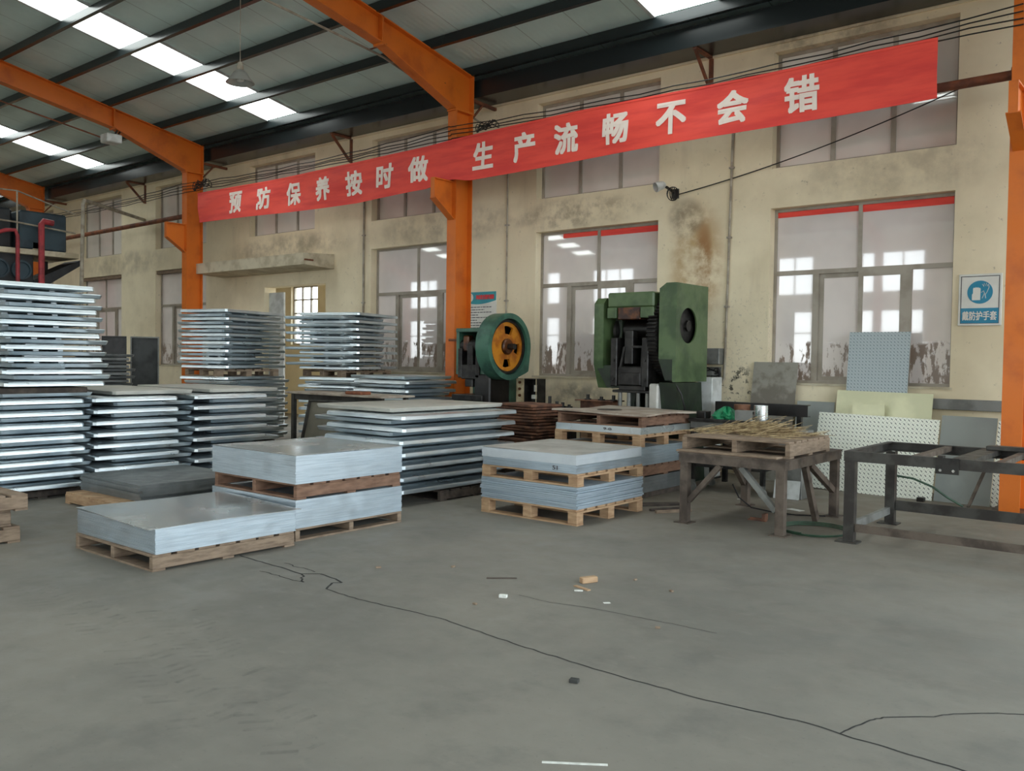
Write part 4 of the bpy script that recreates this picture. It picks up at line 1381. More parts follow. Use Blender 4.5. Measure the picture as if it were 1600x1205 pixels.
# two stacks by the back wall
RZ = math.radians(18)
pallet(-14.2, 7.95, 0, 1.2, 1.4, 'y', 'wood_dark', 'pallet on the floor under the far stack near the leftmost column', h=0.12)
panel_stack(-13.35, 8.75, 0.12, 0.98, 1.6, 17, [(0, 0), (0.16, -0.1)], 'of the far lower stack near the leftmost column', 'panels in the far lower left stack', rz=RZ)
zt = 0.12 + 17 * PH
pallet(-13.9, 8.15, zt, 1.0, 1.2, 'block', 'wood_old', 'pallet between the upper and lower far stacks near the leftmost column', h=0.12)
panel_stack(-13.4, 8.80, zt + 0.12, 0.98, 1.6, 15, [(0, 0), (-0.22, 0.16)], 'of the far upper stack near the leftmost column', 'panels in the far upper left stack', rz=RZ)
pallet(-12.6, 9.9, 0, 1.2, 1.2, 'y', 'wood_dark', 'pallet on the floor under the far stack below the door canopy', h=0.12)
panel_stack(-12.15, 10.3, 0.12, 1.2, 1.4, 17, [(0, 0), (0.2, -0.12)], 'of the far lower stack below the canopy', 'panels in the far lower right stack', rz=RZ)
pallet(-12.75, 9.75, zt, 1.05, 1.15, 'block', 'wood_old', 'pallet between the upper and lower far stacks below the canopy', h=0.12)
panel_stack(-12.2, 10.35, zt + 0.12, 1.2, 1.4, 15, [(0, 0), (-0.2, -0.14)], 'of the far upper stack below the canopy', 'panels in the far upper right stack', rz=RZ)
# low stack in front of the window
pallet(-10.95, 9.35, 0, 1.2, 1.1, 'y', 'wood_dark', 'pallet under the low stack of panels by the middle column', h=0.12)
panel_stack(-10.15, 9.75, 0.12, 1.25, 1.1, 18, [(0, 0), (-0.2, 0.1)], 'of the low stack beside the middle column', 'panels in the low stack beside the middle column', jit=0.03)

# far dark trays behind the left stacks
panel_stack(-16.2, 7.6, 0.0, 1.3, 0.9, 24, [(0, 0), (-0.1, 0.12)], 'of the dark far stack behind the left stacks', 'dark trays in the far stack', mat='darksheet', jit=0.03)


def leaning_tray(x, y, w, h, lean, rz, label, mat='darksheet', rimmat=None, group=None, depth=0.05):
    """shallow tray standing on its edge, leaning back (towards local +y) by lean"""
    t_ = thing('steel_tray', label, 'tray', (x, y, 0), group, rz)
    m_ = Matrix.Rotation(-lean, 4, 'X')

    def bd(mb, nm, mt):
        mb.v = [tuple(m_ @ Vector(p)) for p in mb.v]
        zmin = 0
        mb.build(nm, mt, t_, local=True)
    bd(MB().box(-w / 2, w / 2, depth - 0.006, depth, 0.02, h), 'back_sheet', mat)
    mb = MB()
    framed(mb, -w / 2, w / 2, 0.02, h, 0.0, 0.025, depth - 0.006)
    bd(mb, 'rim', rimmat or mat)
    return t_


leaning_tray(-17.0, 9.08, 0.54, 1.95, 0.07, math.radians(60), 'dark steel tray leaning upright, nearer the leftmost column', mat='blackdull', rimmat='greymetal')
leaning_tray(-17.35, 8.62, 0.46, 1.95, 0.05, math.radians(60), 'dark steel tray standing upright beside the far dark stack', mat='blackoil', rimmat='blackoil')

# bench behind the big stack and the trays leaning on it
j = thing('timber_bench', 'brown board bench behind the large middle stack of panels', 'bench', (-10.2, 8.6, 0))
MB().cbox(-11.3, -9.1, 8.3, 8.95, 1.02, 1.05, 0.005).build('bench_board', 'board', j)
for x in (-11.2, -9.22):
    for y in (8.35, 8.82):
        MB().box(x, x + 0.06, y, y + 0.06, 0, 1.02).build('leg', 'blacksteel', j)
MB().box(-11.14, -9.22, 8.37, 8.41, 0.93, 1.02).build('rail', 'blacksteel', j)
tag(MB().cbox(-9.95, -9.6, 8.36, 8.56, 1.05, 1.095, 0.01).build('wood_block', 'rust'), 'small rusty block lying on the board bench', 'block')
leaning_tray(-9.85, 7.92, 1.15, 1.0, 0.27, math.radians(8), 'brownish steel tray leaning on the bench behind the large stack', mat='dulltray', rimmat='blacksteel')


# ------------------------------------------------------------------ flat sheet piles
def pile(x0, y0, z0, lx, ly, h, n_, label, name='sheet_pile', mat='sheetedge', jit=0.004, sag=0.0):
    mb = MB()
    t_ = h / n_
    for k in range(n_):
        a, b = random.uniform(-jit, jit), random.uniform(-jit, jit)
        mb.box(x0 + a, x0 + lx + a, y0 + b, y0 + ly + b, z0 + k * t_, z0 + (k + 1) * t_ - 0.0004)
    o = mb.build(name, mat, smooth=False)
    return tag(o, label, 'steel sheets', None, 'stuff')


def sheet(cx, cy, z, lx, ly, rz, label, mat='sheet', t_=0.004, curl=0.0, name='steel_sheet', group=None, cat='sheet'):
    """one thin sheet, its edges slightly curled up"""
    n_ = 16
    vs_, fs_ = [], []
    for lay in (0, 1):
        for i in range(n_ + 1):
            for k in range(n_ + 1):
                u, v = i / n_ * 2 - 1, k / n_ * 2 - 1
                vs_.append((u * lx / 2, v * ly / 2, curl * (max(abs(u), abs(v)) ** 4) * (0.5 + 0.5 * math.sin(2 * u + 3 * v)) + t_ * lay))
    S_ = (n_ + 1) ** 2
    for i in range(n_):
        for k in range(n_):
            a = i * (n_ + 1) + k
            q = (a, a + n_ + 1, a + n_ + 2, a + 1)
            fs_ += [q[::-1], tuple(S_ + w for w in q)]
    rim_ = [i * (n_ + 1) for i in range(n_ + 1)] + [n_ * (n_ + 1) + k for k in range(1, n_ + 1)] + [i * (n_ + 1) + n_ for i in range(n_ - 1, -1, -1)] + [k for k in range(n_ - 1, 0, -1)]
    for a, b in zip(rim_, rim_[1:] + rim_[:1]):
        fs_.append((a, b, S_ + b, S_ + a))
    o = MB().add(vs_, fs_).build(name, mat)
    o.location = (cx, cy, z)
    o.rotation_euler = (0, 0, rz)
    return tag(o, label, cat, group)


# front left pile
pallet(-7.28, 3.30, 0, 1.22, 1.26, 'y', 'wood_old', 'weathered pallet under the frontmost sheet pile', h=0.125)
pile(-7.29, 3.32, 0.125, 1.23, 1.25, 0.19, 44, 'pile of bare steel sheets on the frontmost pallet')
sheet(-6.65, 3.945, 0.316, 1.28, 1.31, -0.05, 'loose top sheet of the frontmost sheet pile, edges overhanging', curl=0.008)
# behind it, two tiers
pallet(-7.45, 4.66, 0, 1.27, 1.25, 'x', 'wood_old', 'grey weathered pallet under the lower tier of the two-tier sheet pile', h=0.11)
pile(-7.46, 4.66, 0.11, 1.28, 1.25, 0.245, 50, 'lower tier of bright steel sheets, right behind the frontmost pile')
pallet(-7.45, 4.68, 0.356, 1.26, 1.22, 'y', 'wood_red', 'reddish pallet between the two tiers of bright sheets', h=0.135)
pile(-7.46, 4.66, 0.492, 1.28, 1.25, 0.245, 50, 'upper tier of bright steel sheets on the reddish pallet')
sheet(-6.82, 5.285, 0.738, 1.28, 1.25, 0.004, 'top sheet of the upper tier of bright sheets', curl=0.004)
# dark sheets behind the frontmost pile
pallet(-9.55, 4.22, 0, 1.2, 1.3, 'x', 'wood_new', 'yellowish pallet sticking out under the dark sheets', h=0.12)
for k in range(6):
    sheet(-8.98 + random.uniform(-0.03, 0.03), 5.0 + random.uniform(-0.03, 0.03), 0.12 + 0.028 * k, 1.28, 1.2, random.uniform(-0.02, 0.02),
          'dark steel plate, %s in the pile behind the frontmost pallet' % ORD[5 - k], 'darksheet', 0.0278, 0.0, 'steel_plate', 'dark plates in the pile behind the frontmost pallet', 'plate')

# middle pallet with pale blocks, two tiers
pallet(-6.02, 6.90, 0, 1.22, 1.22, 'block', 'wood_new', 'yellow block pallet on the floor under the middle sheet piles', h=0.155)
for k in range(11):
    sheet(-5.41 + random.uniform(-0.014, 0.014), 7.51 + random.uniform(-0.014, 0.014), 0.156 + 0.0195 * k, 1.22, 1.22, random.uniform(-0.01, 0.01),
          'bundle of grey sheets, %s in the lower tier between the yellow pallets' % ORD[10 - k], 'bundle', 0.017, 0.0, 'sheet_bundle', 'sheet bundles between the yellow pallets', 'sheet bundle')
zz = 0.156 + 0.0195 * 11
pallet(-6.04, 6.93, zz, 1.22, 1.22, 'block', 'wood_new', 'yellow block pallet on top of the sheet bundles', h=0.125)
zz += 0.125
pile(-6.02, 6.92, zz + 0.0005, 1.19, 1.2, 0.085, 12, 'darker lower half of the sheet pile on the upper yellow pallet')
pile(-6.03, 6.915, zz + 0.0865, 1.2, 1.21, 0.095, 6, 'pale upper half of the sheet pile on the upper yellow pallet', mat='palesheet', jit=0.002)
sheet(-5.43, 7.52, zz + 0.182, 1.2, 1.21, 0.0, 'dusty top sheet of the pile on the upper yellow pallet', 'dustysheet', curl=0.004)
tx = MB()
flat = tag(flat_text('51', -5.11, -5.05, zz + 0.025, zz + 0.065, 6.913, 'ink', None, 'chalk_mark', 0.0), 'dark handwritten number on the front of the middle sheet pile', 'marking')

# taller mixed pile to its right, behind
tag(MB().cbox(-6.4, -5.23, 8.78, 9.9, 0.0, 0.06, 0.005).build('timber_skid', 'wood_dark'), 'dark timber base under the tall mixed sheet pile', 'timber')
pile(-6.42, 8.76, 0.06, 1.19, 1.2, 0.18, 14, 'dark sheets at the bottom of the tall mixed pile', mat='darksheet')
pallet(-6.42, 8.76, 0.241, 1.2, 1.2, 'y', 'wood_red', 'brown pallet low in the tall mixed pile', h=0.14)
pile(-6.42, 8.77, 0.382, 1.2, 1.18, 0.215, 30, 'pale green-grey sheets in the middle of the tall mixed pile')
pallet(-6.44, 8.75, 0.598, 1.22, 1.22, 'block', 'wood_new', 'yellow block pallet high in the tall mixed pile', h=0.145)
pile(-6.43, 8.76, 0.744, 1.21, 1.19, 0.08, 10, 'thin layer of sheets marked with a number high in the tall mixed pile', mat='sheet')
flat_text('9-0', -5.73, -5.62, 0.772, 0.802, 8.754, 'ink', None, 'chalk_mark', 0.0)
tag(bpy.context.scene.objects['chalk_mark.001'], 'handwritten number on the thin sheet layer of the tall mixed pile', 'marking')
pallet(-6.42, 8.78, 0.825, 1.2, 1.15, 'y', 'wood_red', 'brown pallet under the board crowning the tall mixed pile', h=0.13)
b = sheet(-5.78, 9.33, 0.956, 1.36, 1.24, -0.02, 'warped pale board crowning the tall mixed pile', 'board', 0.02, 0.02, 'warped_board', None, 'board')
tag(MB().lathe([(0.0, 0), (0.16, 0), (0.15, 0.006), (0, 0.008)], 'z', (-6.0, 9.3, 0.978), 20).build('scrap_disc', 'wood_dark'), 'dark round scrap lying on the warped board', 'scrap')

# rusty plates between the big stack and the mixed pile
tag(MB().cbox(-7.7, -7.05, 9.15, 9.75, 0, 0.10, 0.005).build('timber_skid', 'wood_dark'), 'dark timber base under the rusty brown plates', 'timber')
for k in range(22):
    o = MB().cbox(-0.33, 0.33, -0.3, 0.3, 0, 0.030, 0.003).build('rusty_plate', 'plyrust')
    o.location = (-7.36 + random.uniform(-0.05, 0.05), 9.45 + random.uniform(-0.05, 0.05), 0.106 + 0.041 * k)
    o.rotation_euler = (random.uniform(-0.012, 0.012), random.uniform(-0.012, 0.012), random.uniform(-0.22, 0.22))
    tag(o, 'rusty brown plate, %s in the pile below the flywheel' % ORD[21 - k], 'plate', 'rusty plates in the pile below the flywheel')

# pallets at the left edge
for k, (dx, dy) in enumerate(((0.0, 0.0), (-0.06, -0.05), (0.03, 0.05))):
    pallet(-8.95 + dx, 2.0 + dy, 0.135 * k, 1.1, 1.1, 'y', 'wood_old', 'weathered empty pallet at the left edge, %s of three' % ('lowest', 'middle one', 'top')[k], 'empty pallets at the left edge', h=0.135)

# ------------------------------------------------------------------ work tables
tb = thing('work_table', 'brown welded steel table carrying a straw-strewn pallet', 'table', (-3.65, 8.5, 0))
xa, xb, ya, yb, zt = -4.19, -3.11, 7.77, 9.28, 0.69


def channel_x(mb, x0, x1, y, z0, z1, s_):
    mb.box(x0, x1, y, y + 0.01 * s_, z0, z1).box(x0, x1, y + 0.01 * s_, y + 0.05 * s_, z1 - 0.01, z1).box(x0, x1, y + 0.01 * s_, y + 0.05 * s_, z0, z0 + 0.01)


def channel_y(mb, y0, y1, x, z0, z1, s_):
    y0, y1 = y0 + 0.0505, y1 - 0.0505
    mb.box(x, x + 0.01 * s_, y0, y1, z0, z1).box(x + 0.01 * s_, x + 0.05 * s_, y0, y1, z1 - 0.01, z1).box(x + 0.01 * s_, x + 0.05 * s_, y0, y1, z0, z0 + 0.01)
    mb.box(x, x + 0.01 * s_, y0 - 0.0395, y0, z0 + 0.011, z1 - 0.011).box(x, x + 0.01 * s_, y1, y1 + 0.0395, z0 + 0.011, z1 - 0.011)


mb = MB()
channel_x(mb, xa, xb, ya, 0.605, zt, 1)
channel_x(mb, xa, xb, yb, 0.605, zt, -1)
channel_y(mb, ya, yb, xa, 0.605, zt, 1)
channel_y(mb, ya, yb, xb, 0.605, zt, -1)
mb.build('frame', 'brownsteel', tb)
MB().box(xa - 0.01, xb + 0.01, ya - 0.01, yb + 0.01, zt, zt + 0.012).build('table_top', 'brownsteel', tb)
for lx_, ly_ in ((xa + 0.01, ya + 0.01), (xb - 0.09, ya + 0.01), (xa + 0.01, yb - 0.09), (xb - 0.09, yb - 0.09)):
    mb = MB().box(lx_, lx_ + 0.08, ly_, ly_ + 0.008, 0.01, 0.605).box(lx_, lx_ + 0.008, ly_ + 0.008, ly_ + 0.08, 0.01, 0.605).box(lx_ + 0.072, lx_ + 0.08, ly_ + 0.008, ly_ + 0.08, 0.01, 0.605)
    leg = mb.build('leg', 'brownsteel', tb)
    MB().box(lx_ - 0.04, lx_ + 0.12, ly_ - 0.04, ly_ + 0.12, 0, 0.01).build('foot_plate', 'brownsteel', leg)
mb = MB().bar((xa + 0.09, ya + 0.05, 0.22), (xa + 0.42, ya + 0.05, 0.60), 0.05, 0.05)
mb.build('brace', 'brownsteel', tb)
MB().bar((xb - 0.10, ya + 0.06, 0.22), (xb - 0.45, ya + 0.06, 0.60), 0.05, 0.05).build('brace', 'greymetal', tb)
MB().bar((xb - 0.05, ya + 0.62, 0.60), (xb - 0.05, ya + 0.95, 0.03), 0.07, 0.05, (1, 0, 0)).build('brace', 'brownsteel', tb)
MB().bar((xb - 0.05, ya + 0.75, 0.60), (xb - 0.05, yb - 0.1, 0.28), 0.06, 0.05, (1, 0, 0)).build('brace', 'brownsteel', tb)
MB().bar((xa + 0.05, yb - 0.1, 0.25), (xa + 0.05, yb - 0.5, 0.60), 0.05, 0.05, (1, 0, 0)).build('brace', 'brownsteel', tb)
ztp = zt + 0.012
tag(MB().cbox(-4.24, -3.2, 7.80, 7.94, ztp, ztp + 0.02, 0.004).build('wooden_plank', 'wood_old'), 'weathered plank lying along the front of the brown table', 'plank')
pallet(-4.26, 7.96, ztp, 1.12, 1.05, 'y', 'wood_old', 'weathered pallet lying on the brown steel table', h=0.155)
# straw spilled over the pallet
mb = MB()
for k in range(420):
    x, y = random.gauss(-3.78, 0.26), random.gauss(8.60, 0.16)
    x, y = min(max(x, -4.35), -3.12), min(max(y, 8.2), 8.98)
    a = random.gauss(0.1, 0.35)
    L = random.uniform(0.15, 0.45)
    z = ztp + 0.164 + random.uniform(0, 0.10) * math.exp(-((x + 3.78) / 0.33) ** 2 - ((y - 8.6) / 0.2) ** 2)
    dz = random.uniform(0.0, 0.05) if k % 5 else random.uniform(0.05, 0.13)
    mb.bar((x - math.cos(a) * L / 2, y - math.sin(a) * L / 2, z), (x + math.cos(a) * L / 2, y + math.sin(a) * L / 2, z + dz), 0.005, 0.004)
tag(mb.build('straw', 'straw', smooth=False), 'loose dry straw spread over the pallet on the brown table', 'straw', None, 'stuff')

rt = thing('frame_table', 'long black steel frame table without a top at the right edge', 'table', (-1.7, 8.6, 0))
xa, xb, ya, yb, zt = -2.64, -0.5, 7.94, 9.26, 0.82
mb = MB()
for y, s_ in ((ya, 1), (yb, -1)):
    channel_x(mb, xa, xb, y, zt - 0.09, zt, s_)
channel_y(mb, ya, yb, xa, zt - 0.09, zt, 1)
channel_y(mb, ya, yb, xb, zt - 0.09, zt, -1)
mb.build('top_frame', 'blacksteel', rt)
for x, w in ((-2.10, 0.06), (-1.78, 0.16), (-1.45, 0.06)):
    MB().box(x, x + w, ya + 0.05, yb - 0.05, zt - 0.05, zt - 0.005).build('cross_bar', 'blacksteel' if w > 0.1 else 'brownsteel', rt)
for x in (xa + 0.005, xb - 0.095):
    for y in (ya + 0.01, yb - 0.09):
        leg = MB().box(x, x + 0.09, y, y + 0.008, 0.012, zt - 0.09).box(x, x + 0.008, y + 0.008, y + 0.08, 0.012, zt - 0.09).box(x + 0.082, x + 0.09, y + 0.008, y + 0.08, 0.012, zt - 0.09).build('leg', 'blacksteel', rt)
        MB().box(x - 0.06, x + 0.13, y - 0.04, y + 0.11, 0, 0.012).build('foot_plate', 'blacksteel', leg)
MB().box(xa + 0.1, xb - 0.1, ya + 0.03, ya + 0.06, 0.10, 0.17).build('lower_rail', 'brownsteel', rt)
MB().box(xa + 0.1, xb - 0.1, yb - 0.06, yb - 0.03, 0.14, 0.24).build('lower_rail', 'blacksteel', rt)
MB().box(xa + 0.02, xa + 0.06, ya + 0.09, yb - 0.09, 0.10, 0.17).build('lower_rail', 'greymetal', rt)
mb = MB().box(-1.88, -1.70, ya - 0.015, ya + 0.0, zt - 0.13, zt + 0.004).box(-1.86, -1.82, ya - 0.03, ya + 0.06, zt + 0.0, zt + 0.02)
mb.build('clamp_plate', 'castiron', rt)
for x in (-1.84, -1.74):
    MB().lathe([(0.012, ya - 0.025), (0.012, ya - 0.015)], 'y', (x, 0, zt - 0.10), 10).build('bolt', 'chrome', rt)
MB().cbox(-1.72, -0.55, yb - 0.20, yb - 0.06, zt - 0.004, zt + 0.035, 0.006).build('guide_rail', 'blacksteel', rt)

# trolley with tools and the green cloth
tr = thing('tool_trolley', 'grey steel trolley on casters behind the straw-strewn table', 'trolley', (-4.65, 10.0, 0))
MB().cbox(-5.17, -4.15, 9.80, 10.45, 0.86, 0.90, 0.005).build('deck', 'castiron', tr)
MB().box(-5.15, -4.2, 9.83, 9.86, 0.78, 0.86).box(-4.24, -4.2, 9.86, 10.4, 0.62, 0.86).build('rim', 'greymetal', tr)
for x in (-5.15, -4.24):
    for y in (9.84, 10.36):
        leg = MB().box(x, x + 0.05, y, y + 0.05, 0.14, 0.86).build('leg', 'castiron', tr)
        cst = MB().box(x, x + 0.05, y + 0.0, y + 0.006, 0.06, 0.14).box(x, x + 0.05, y + 0.044, y + 0.05, 0.06, 0.14).lathe([(0.05, y + 0.01), (0.05, y + 0.04)], 'y', (x + 0.025, 0, 0.05), 16)
        cst.build('caster', 'greymetal', leg)
MB().box(-5.13, -4.22, 9.86, 10.36, 0.30, 0.33).build('lower_shelf', 'castiron', tr)
# crumpled green cloth
vs_, fs_ = [], []
NU, NV = 28, 14
for i in range(NU):
    for k in range(NV + 1):
        a, b = 2 * PI * i / NU, PI / 2 * k / NV
        r = 1 + 0.2 * math.sin(5 * a + 3 * b) + 0.16 * math.sin(9 * a - 5 * b) + random.uniform(-0.14, 0.14)
        vs_.append((-4.74 + 0.15 * r * math.cos(a) * math.cos(b), 9.97 + 0.10 * r * math.sin(a) * math.cos(b), 0.901 + 0.13 * math.sin(b) * (1 + 0.2 * math.sin(7 * a))))
for i in range(NU):
    for k in range(NV):
        a, b = i * (NV + 1) + k, ((i + 1) % NU) * (NV + 1) + k
        fs_.append((a, b, b + 1, a + 1))
tag(MB().add(vs_, fs_).build('green_cloth', 'greenbag'), 'crumpled green plastic cloth on the trolley', 'cloth')
tag(MB().box(-4.58, -4.36, 9.86, 9.868, 0.90, 1.02).box(-4.58, -4.36, 9.868, 9.96, 1.012, 1.02).box(-4.58, -4.36, 9.868, 9.96, 0.90, 0.908).build('steel_bracket', 'greymetal'), 'short grey channel offcut right of the green cloth', 'offcut')
tag(MB().cbox(-5.09, -4.97, 9.86, 10.02, 0.90, 0.985, 0.006).build('steel_block', 'castiron'), 'dark steel block left of the green cloth', 'block')
tag(MB().lathe([(0.085, 0.90), (0.085, 1.07), (0.075, 1.07), (0.075, 0.91)], 'z', (-4.42, 10.25, 0), 28).build('steel_ring', 'sheet'), 'shiny short steel cylinder on the trolley', 'cylinder')
tag(MB().lathe([(0.1, 0.90), (0.1, 1.07), (0.0, 1.07)], 'z', (-4.68, 10.28, 0), 28).build('dark_drum', 'plyrust'), 'dull brown short drum on the trolley', 'drum')
# long dark beam behind, on supports
bm = thing('steel_channel', 'long dark steel channel on stands behind the trolley', 'channel', (-4.7, 10.9, 0))
MB().box(-5.3, -4.05, 10.8, 10.81, 0.92, 1.07).box(-5.3, -4.05, 10.81, 10.9, 1.06, 1.07).box(-5.3, -4.05, 10.81, 10.9, 0.92, 0.93).build('web', 'blackoil', bm)
for x in (-5.2, -4.2):
    MB().box(x, x + 0.06, 10.83, 10.89, 0, 0.92).build('leg', 'castiron', bm)
tag(MB().cbox(-4.12, -3.82, 10.05, 10.4, 0.0, 0.80, 0.006).build('scrap_crate', 'greymetal'), 'grey metal bin right of the trolley', 'bin')
tag(MB().rbox(-3.97, 9.99, 0.11, 0.3, 0.006, 0.22, rz=0.1, rx=-0.25).build('tin_offcut', 'white'), 'small pale tin offcut leaning at the foot of the grey bin', 'offcut')

# steel beam with bolts between the presses
bb = thing('die_beam', 'dark I-beam bed with bolts standing between the two presses', 'beam', (-7.0, 10.4, 0))
MB().box(-7.2, -6.56, 10.25, 10.55, 1.02, 1.035).box(-7.2, -6.56, 10.25, 10.55, 0.86, 0.875).box(-7.2, -6.56, 10.39, 10.41, 0.875, 1.02).build('i_beam', 'plyrust', bb)
for x, s_ in ((-7.05, 1), (-6.82, 0.6), (-6.62, 1)):
    MB().lathe([(0.05, 1.035), (0.05, 1.05), (0.025, 1.05), (0.025, 1.05 + 0.06 * s_), (0, 1.05 + 0.06 * s_)], 'z', (x, 10.36, 0), 12).build('bolt', 'castiron', bb)
for x in (-7.15, -6.7):
    MB().box(x, x + 0.1, 10.32, 10.48, 0, 0.86).build('leg', 'blackoil', bb)
b2 = thing('die_plate', 'dark clamping plate with upright bolts left of the die beam', 'plate', (-7.55, 10.4, 0))
MB().cbox(-7.85, -7.25, 10.2, 10.55, 0.80, 0.90, 0.005).build('plate', 'castiron', b2)
for x, y, h in ((-7.68, 10.3, 0.16), (-7.55, 10.3, 0.09), (-7.46, 10.32, 0.08), (-7.36, 10.34, 0.05)):
    MB().lathe([(0.05, 0.90), (0.05, 0.925), (0.024, 0.925), (0.024, 0.90 + h), (0, 0.90 + h)], 'z', (x, y, 0), 12).build('bolt', 'castiron', b2)
for x in (-7.8, -7.38):
    MB().box(x, x + 0.08, 10.3, 10.45, 0, 0.80).build('leg', 'blackoil', b2)


# ------------------------------------------------------------------ plates leaning on the wall
def lean_plate(xl, xr, h, y_base, y_top, mat, label, t_=0.006, skew=0.0, z0=0.0):
    o = MB().box(-(xr - xl) / 2, (xr - xl) / 2, 0, t_, 0, h).build('metal_plate', mat)
    o.location = ((xl + xr) / 2, y_base, z0)
    o.rotation_euler = (-math.atan2(y_top - y_base, math.sqrt(max(h * h - (y_top - y_base) ** 2, 0.01))), skew, 0)
    return tag(o, label, 'plate', 'plates leaning on the back wall')


lean_plate(-3.84, -3.09, 2.02, 11.42, 11.66, 'diamond_grey', 'tall grey diamond tread plate leaning in front of the right window')
lean_plate(-3.96, -2.80, 1.26, 11.36, 11.56, 'yellowsheet', 'yellowish zinc sheet standing behind the bright tread plate', skew=0.012)
lean_plate(-3.70, -3.31, 1.09, 11.31, 11.42, 'yellowsheet', 'small yellowish sheet between the bright tread plate and larger sheet')
lean_plate(-4.10, -2.66, 0.98, 11.08, 11.30, 'diamond_bright', 'wide bright diamond tread plate leaning behind the tables', skew=0.02)
lean_plate(-2.64, -2.05, 1.03, 11.08, 11.35, 'plainsheet', 'plain grey sheet right of the bright tread plate', skew=0.01)
lean_plate(-2.05, -1.98, 0.98, 11.12, 11.30, 'diamond_bright', 'narrow strip of bright tread plate near the right column', skew=0.03)
lean_plate(-5.16, -4.53, 1.63, 11.40, 11.70, 'scuffed', 'dull grey sheet standing left of the right window')
lean_plate(-4.49, -3.99, 1.12, 11.33, 11.6, 'plainsheet', 'scuffed galvanized sheet left of the yellowish sheet')
tag(MB().bar((-2.2, 10.75, 0.02), (-2.1, 11.05, 0.42), 0.035, 0.012).build('flat_bar', 'brownsteel'), 'thin flat bar leaning beside the right column', 'bar')
tag(MB().tube([(-2.95, 10.6, 0.32), (-2.75, 10.62, 0.30), (-2.55, 10.66, 0.22), (-2.4, 10.7, 0.11), (-2.25, 10.75, 0.02)], 0.012, 8).build('bent_rod', 'hose'), 'bent dark rod in front of the bright tread plate', 'rod')
tag(MB().cbox(-2.78, -2.70, 10.9, 10.98, 0, 0.05, 0.004).build('steel_stop', 'blackoil'), 'small black block at the foot of the bright tread plate', 'block')

# ------------------------------------------------------------------ machine at the far left
A = thing('dust_collector', 'dark blue tank machine with round ports at the far left', 'machine', (-21.0, 7.6, 0))
MB().cbox(-22.0, -20.6, 8.15, 9.15, 3.86, 4.72, 0.04).build('tank', 'tealblue', A)
MB().cbox(-22.0, -20.45, 5.0, 9.35, 3.74, 3.86, 0.01).build('platform', 'plasterwhite', A)
MB().box(-22.0, -20.6, 5.0, 8.42, 0.0, 3.74).build('lower_body', 'darkbody', A)
for y in (7.30, 7.70, 8.16):
    MB().lathe([(0.21, -20.60), (0.21, -20.53), (0.17, -20.53), (0.17, -20.58), (0.0, -20.58)], 'x', (0, y, 3.40), 24).build('round_port', 'tealblue', A)
MB().prism([(8.43, 2.9), (9.45, 3.60), (9.45, 3.73), (8.43, 3.2)], 'x', -21.4, -20.6).build('chute', 'darkbody', A)
MB().cbox(-21.9, -20.75, 6.0, 8.05, 3.86, 4.75, 0.05).build('hood', 'darkbody', A)
MB().cbox(-20.74, -20.6, 8.4, 8.6, 3.87, 4.05, 0.02).build('valve_box', 'plasterwhite', A)
MB().box(-21.8, -21.7, 9.1, 9.2, 0, 3.74).build('leg', 'darkbody', A)
mb = MB()
for y in (5.2, 6.4, 8.05):
    mb.tube([(-20.5, y, 3.86), (-20.5, y, 5.1)], 0.018, 6)
mb.tube([(-20.5, 5.2, 5.0), (-20.5, 8.05, 5.1), (-20.5, 9.3, 4.75)], 0.016, 6).tube([(-20.5, 5.2, 4.5), (-20.5, 8.05, 4.42), (-20.5, 9.3, 4.32)], 0.02, 6)
mb.build('handrail', 'conduit', A)
for pts, nm, mt in (([(-20.3, 7.98, 0.0), (-20.3, 7.98, 4.10), (-20.3, 7.93, 4.22), (-20.3, 7.75, 4.2), (-20.3, 7.5, 4.1)], 'red riser pipe with an elbow, left one in front of the blue machine', 'redpipe'),
                    ([(-20.3, 8.47, 0.0), (-20.3, 8.47, 4.42), (-20.3, 8.51, 4.48), (-20.3, 8.72, 4.46)], 'thick red riser pipe, right one in front of the blue machine', 'redpipe'),
                    ([(-20.0, 9.16, 0.0), (-20.0, 9.20, 3.0), (-20.0, 9.24, 4.92), (-20.02, 9.28, 5.02), (-20.3, 9.6, 5.04), (-21.9, 11.7, 5.06)], 'grey pipe rising right of the blue machine and turning to the wall', 'conduit')):
    tag(MB().tube(pts, 0.065 if 'thick' in nm else 0.042, 10).build('riser_pipe', mt), nm, 'pipe', 'riser pipes at the far left')

# ------------------------------------------------------------------ litter and hoses on the floor
mb = MB()
pts = []
for k in range(100):
    a = 2 * PI * k / 36
    rr = 0.30 + 0.012 * (k // 36)
    pts.append((-3.0 + rr * math.cos(a), 8.24 + rr * math.sin(a), 0.012 + 0.012 * (k // 36)))
mb.tube(pts, 0.006, 6)
tag(mb.build('hose_coil', 'hose'), 'coiled thin green hose on the floor between the two tables', 'hose')
mb = MB().tube([(-4.05, 8.7, 0.30), (-4.0, 8.75, 0.16), (-3.9, 8.85, 0.05), (-3.7, 8.95, 0.012), (-3.45, 8.95, 0.012), (-3.2, 9.1, 0.012)], 0.008, 6)
tag(mb.build('floor_cable', 'cable'), 'black cable trailing under the brown table', 'cable')
m_ = MB().box(-3.74, -3.55, 8.40, 8.44, 0, 0.01).box(-3.58, -3.55, 8.38, 8.46, 0.01, 0.08).box(-3.72, -3.58, 8.41, 8.43, 0.01, 0.03)
tag(m_.build('steel_offcut', 'plyrust'), 'rusty steel offcut on the floor under the brown table', 'offcut')


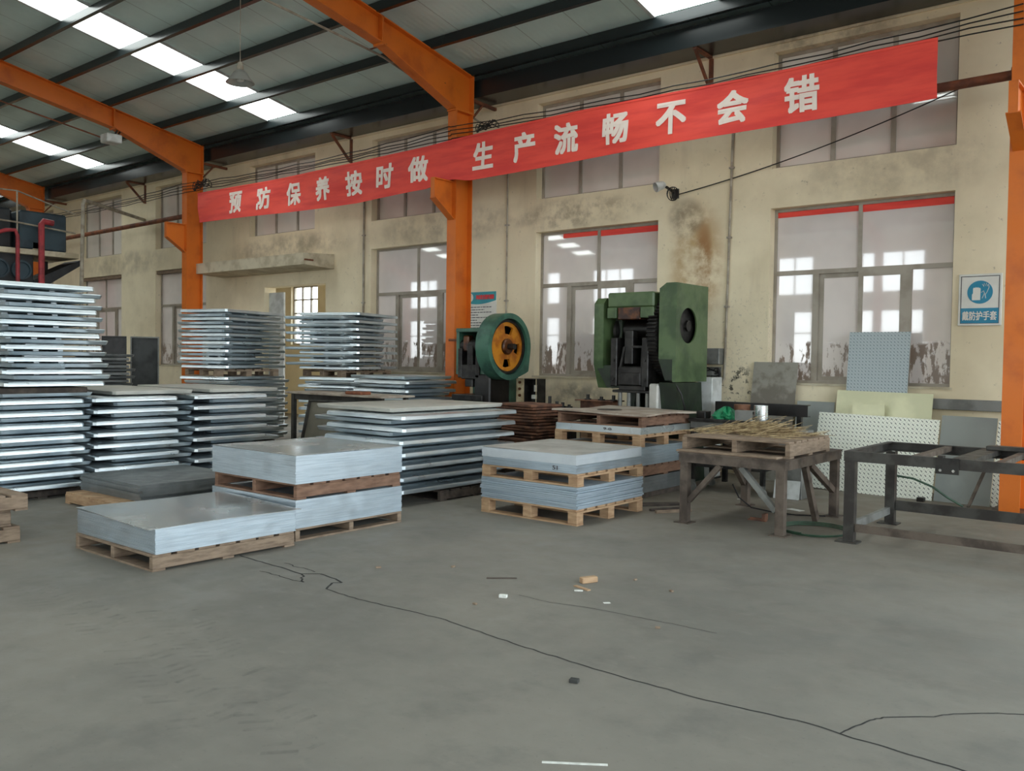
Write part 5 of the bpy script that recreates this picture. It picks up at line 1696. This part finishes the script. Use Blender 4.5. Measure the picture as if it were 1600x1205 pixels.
def scrap(name, mat, label, cat, x, y, sx, sy, sz, rz, rx=0.0, z=0.0, group=None):
    o = MB().cbox(-sx / 2, sx / 2, -sy / 2, sy / 2, 0, sz, min(sz, sy) * 0.12).build(name, mat)
    o.location = (x, y, z)
    o.rotation_euler = (rx, 0, rz)
    return tag(o, label, cat, group)


scrap('wood_scrap', 'wood_new', 'short wood chunk standing out among chips on the open floor', 'wood scrap', -3.52, 5.22, 0.13, 0.05, 0.042, 1.15)
scrap('wood_scrap', 'wood_new', 'thin pale wood splinter beside the wood chunk on the floor', 'wood scrap', -3.46, 5.05, 0.15, 0.03, 0.008, -0.25)
scrap('wood_scrap', 'foam', 'small white chip just below the wood chunk on the floor', 'chip', -3.44, 4.98, 0.06, 0.025, 0.006, 0.6)
scrap('foam_bit', 'foam', 'white foam crumb on the floor left of the wood chunk', 'foam', -3.72, 4.50, 0.055, 0.03, 0.022, 0.4)
scrap('paper_bit', 'foam', 'small white paper flake right of the wood chunk', 'paper', -3.13, 4.86, 0.045, 0.03, 0.002, 0.9)
scrap('wood_stick', 'wood_dark', 'thin dark stick on the floor left of the wood chunk', 'stick', -4.05, 4.88, 0.22, 0.012, 0.01, 0.72)
scrap('paper_sheet', 'foam', 'white paper scrap on the floor under the tables', 'paper', -3.60, 9.32, 0.17, 0.09, 0.003, -0.3)
scrap('stone', 'stone', 'small dark stone near the long floor crack', 'stone', -2.47, 3.55, 0.045, 0.035, 0.018, 0.3)
scrap('white_strip', 'foam', 'thin white strip on the floor at the bottom of the view', 'strap', -1.96, 2.83, 0.26, 0.014, 0.003, 0.62)  # thin white strip flat on the concrete
scrap('paper_bit', 'foam', 'tiny white flake on the floor in front of the brown table', 'paper', -4.36, 9.6, 0.09, 0.02, 0.003, 0.5)
scrap('wooden_plank', 'wood_dark', 'dark short plank on the floor right of the tall mixed pile', 'plank', -4.85, 8.55, 0.5, 0.12, 0.025, 0.9)
scrap('wooden_plank', 'wood_old', 'thin weathered lath on the floor left of the brown table', 'plank', -4.50, 8.25, 0.42, 0.04, 0.03, 1.0)
scrap('wooden_plank', 'wood_dark', 'second dark plank lying beside the thin lath', 'plank', -4.62, 8.35, 0.45, 0.05, 0.025, 1.1)
for k, (x, y, s_) in enumerate(((-3.75, 4.25, 0.03), (-4.95, 4.5, 0.04), (-4.55, 4.9, 0.035), (-2.95, 5.4, 0.03), (-2.6, 4.6, 0.03), (-3.3, 5.5, 0.025))):
    tag(scrap('debris_crumb', 'wood_old', None, None, x, y, s_, s_ * 0.6, 0.012, k * 0.9), 'tiny wood crumb on the open concrete floor', 'crumb', 'wood crumbs on the open floor')
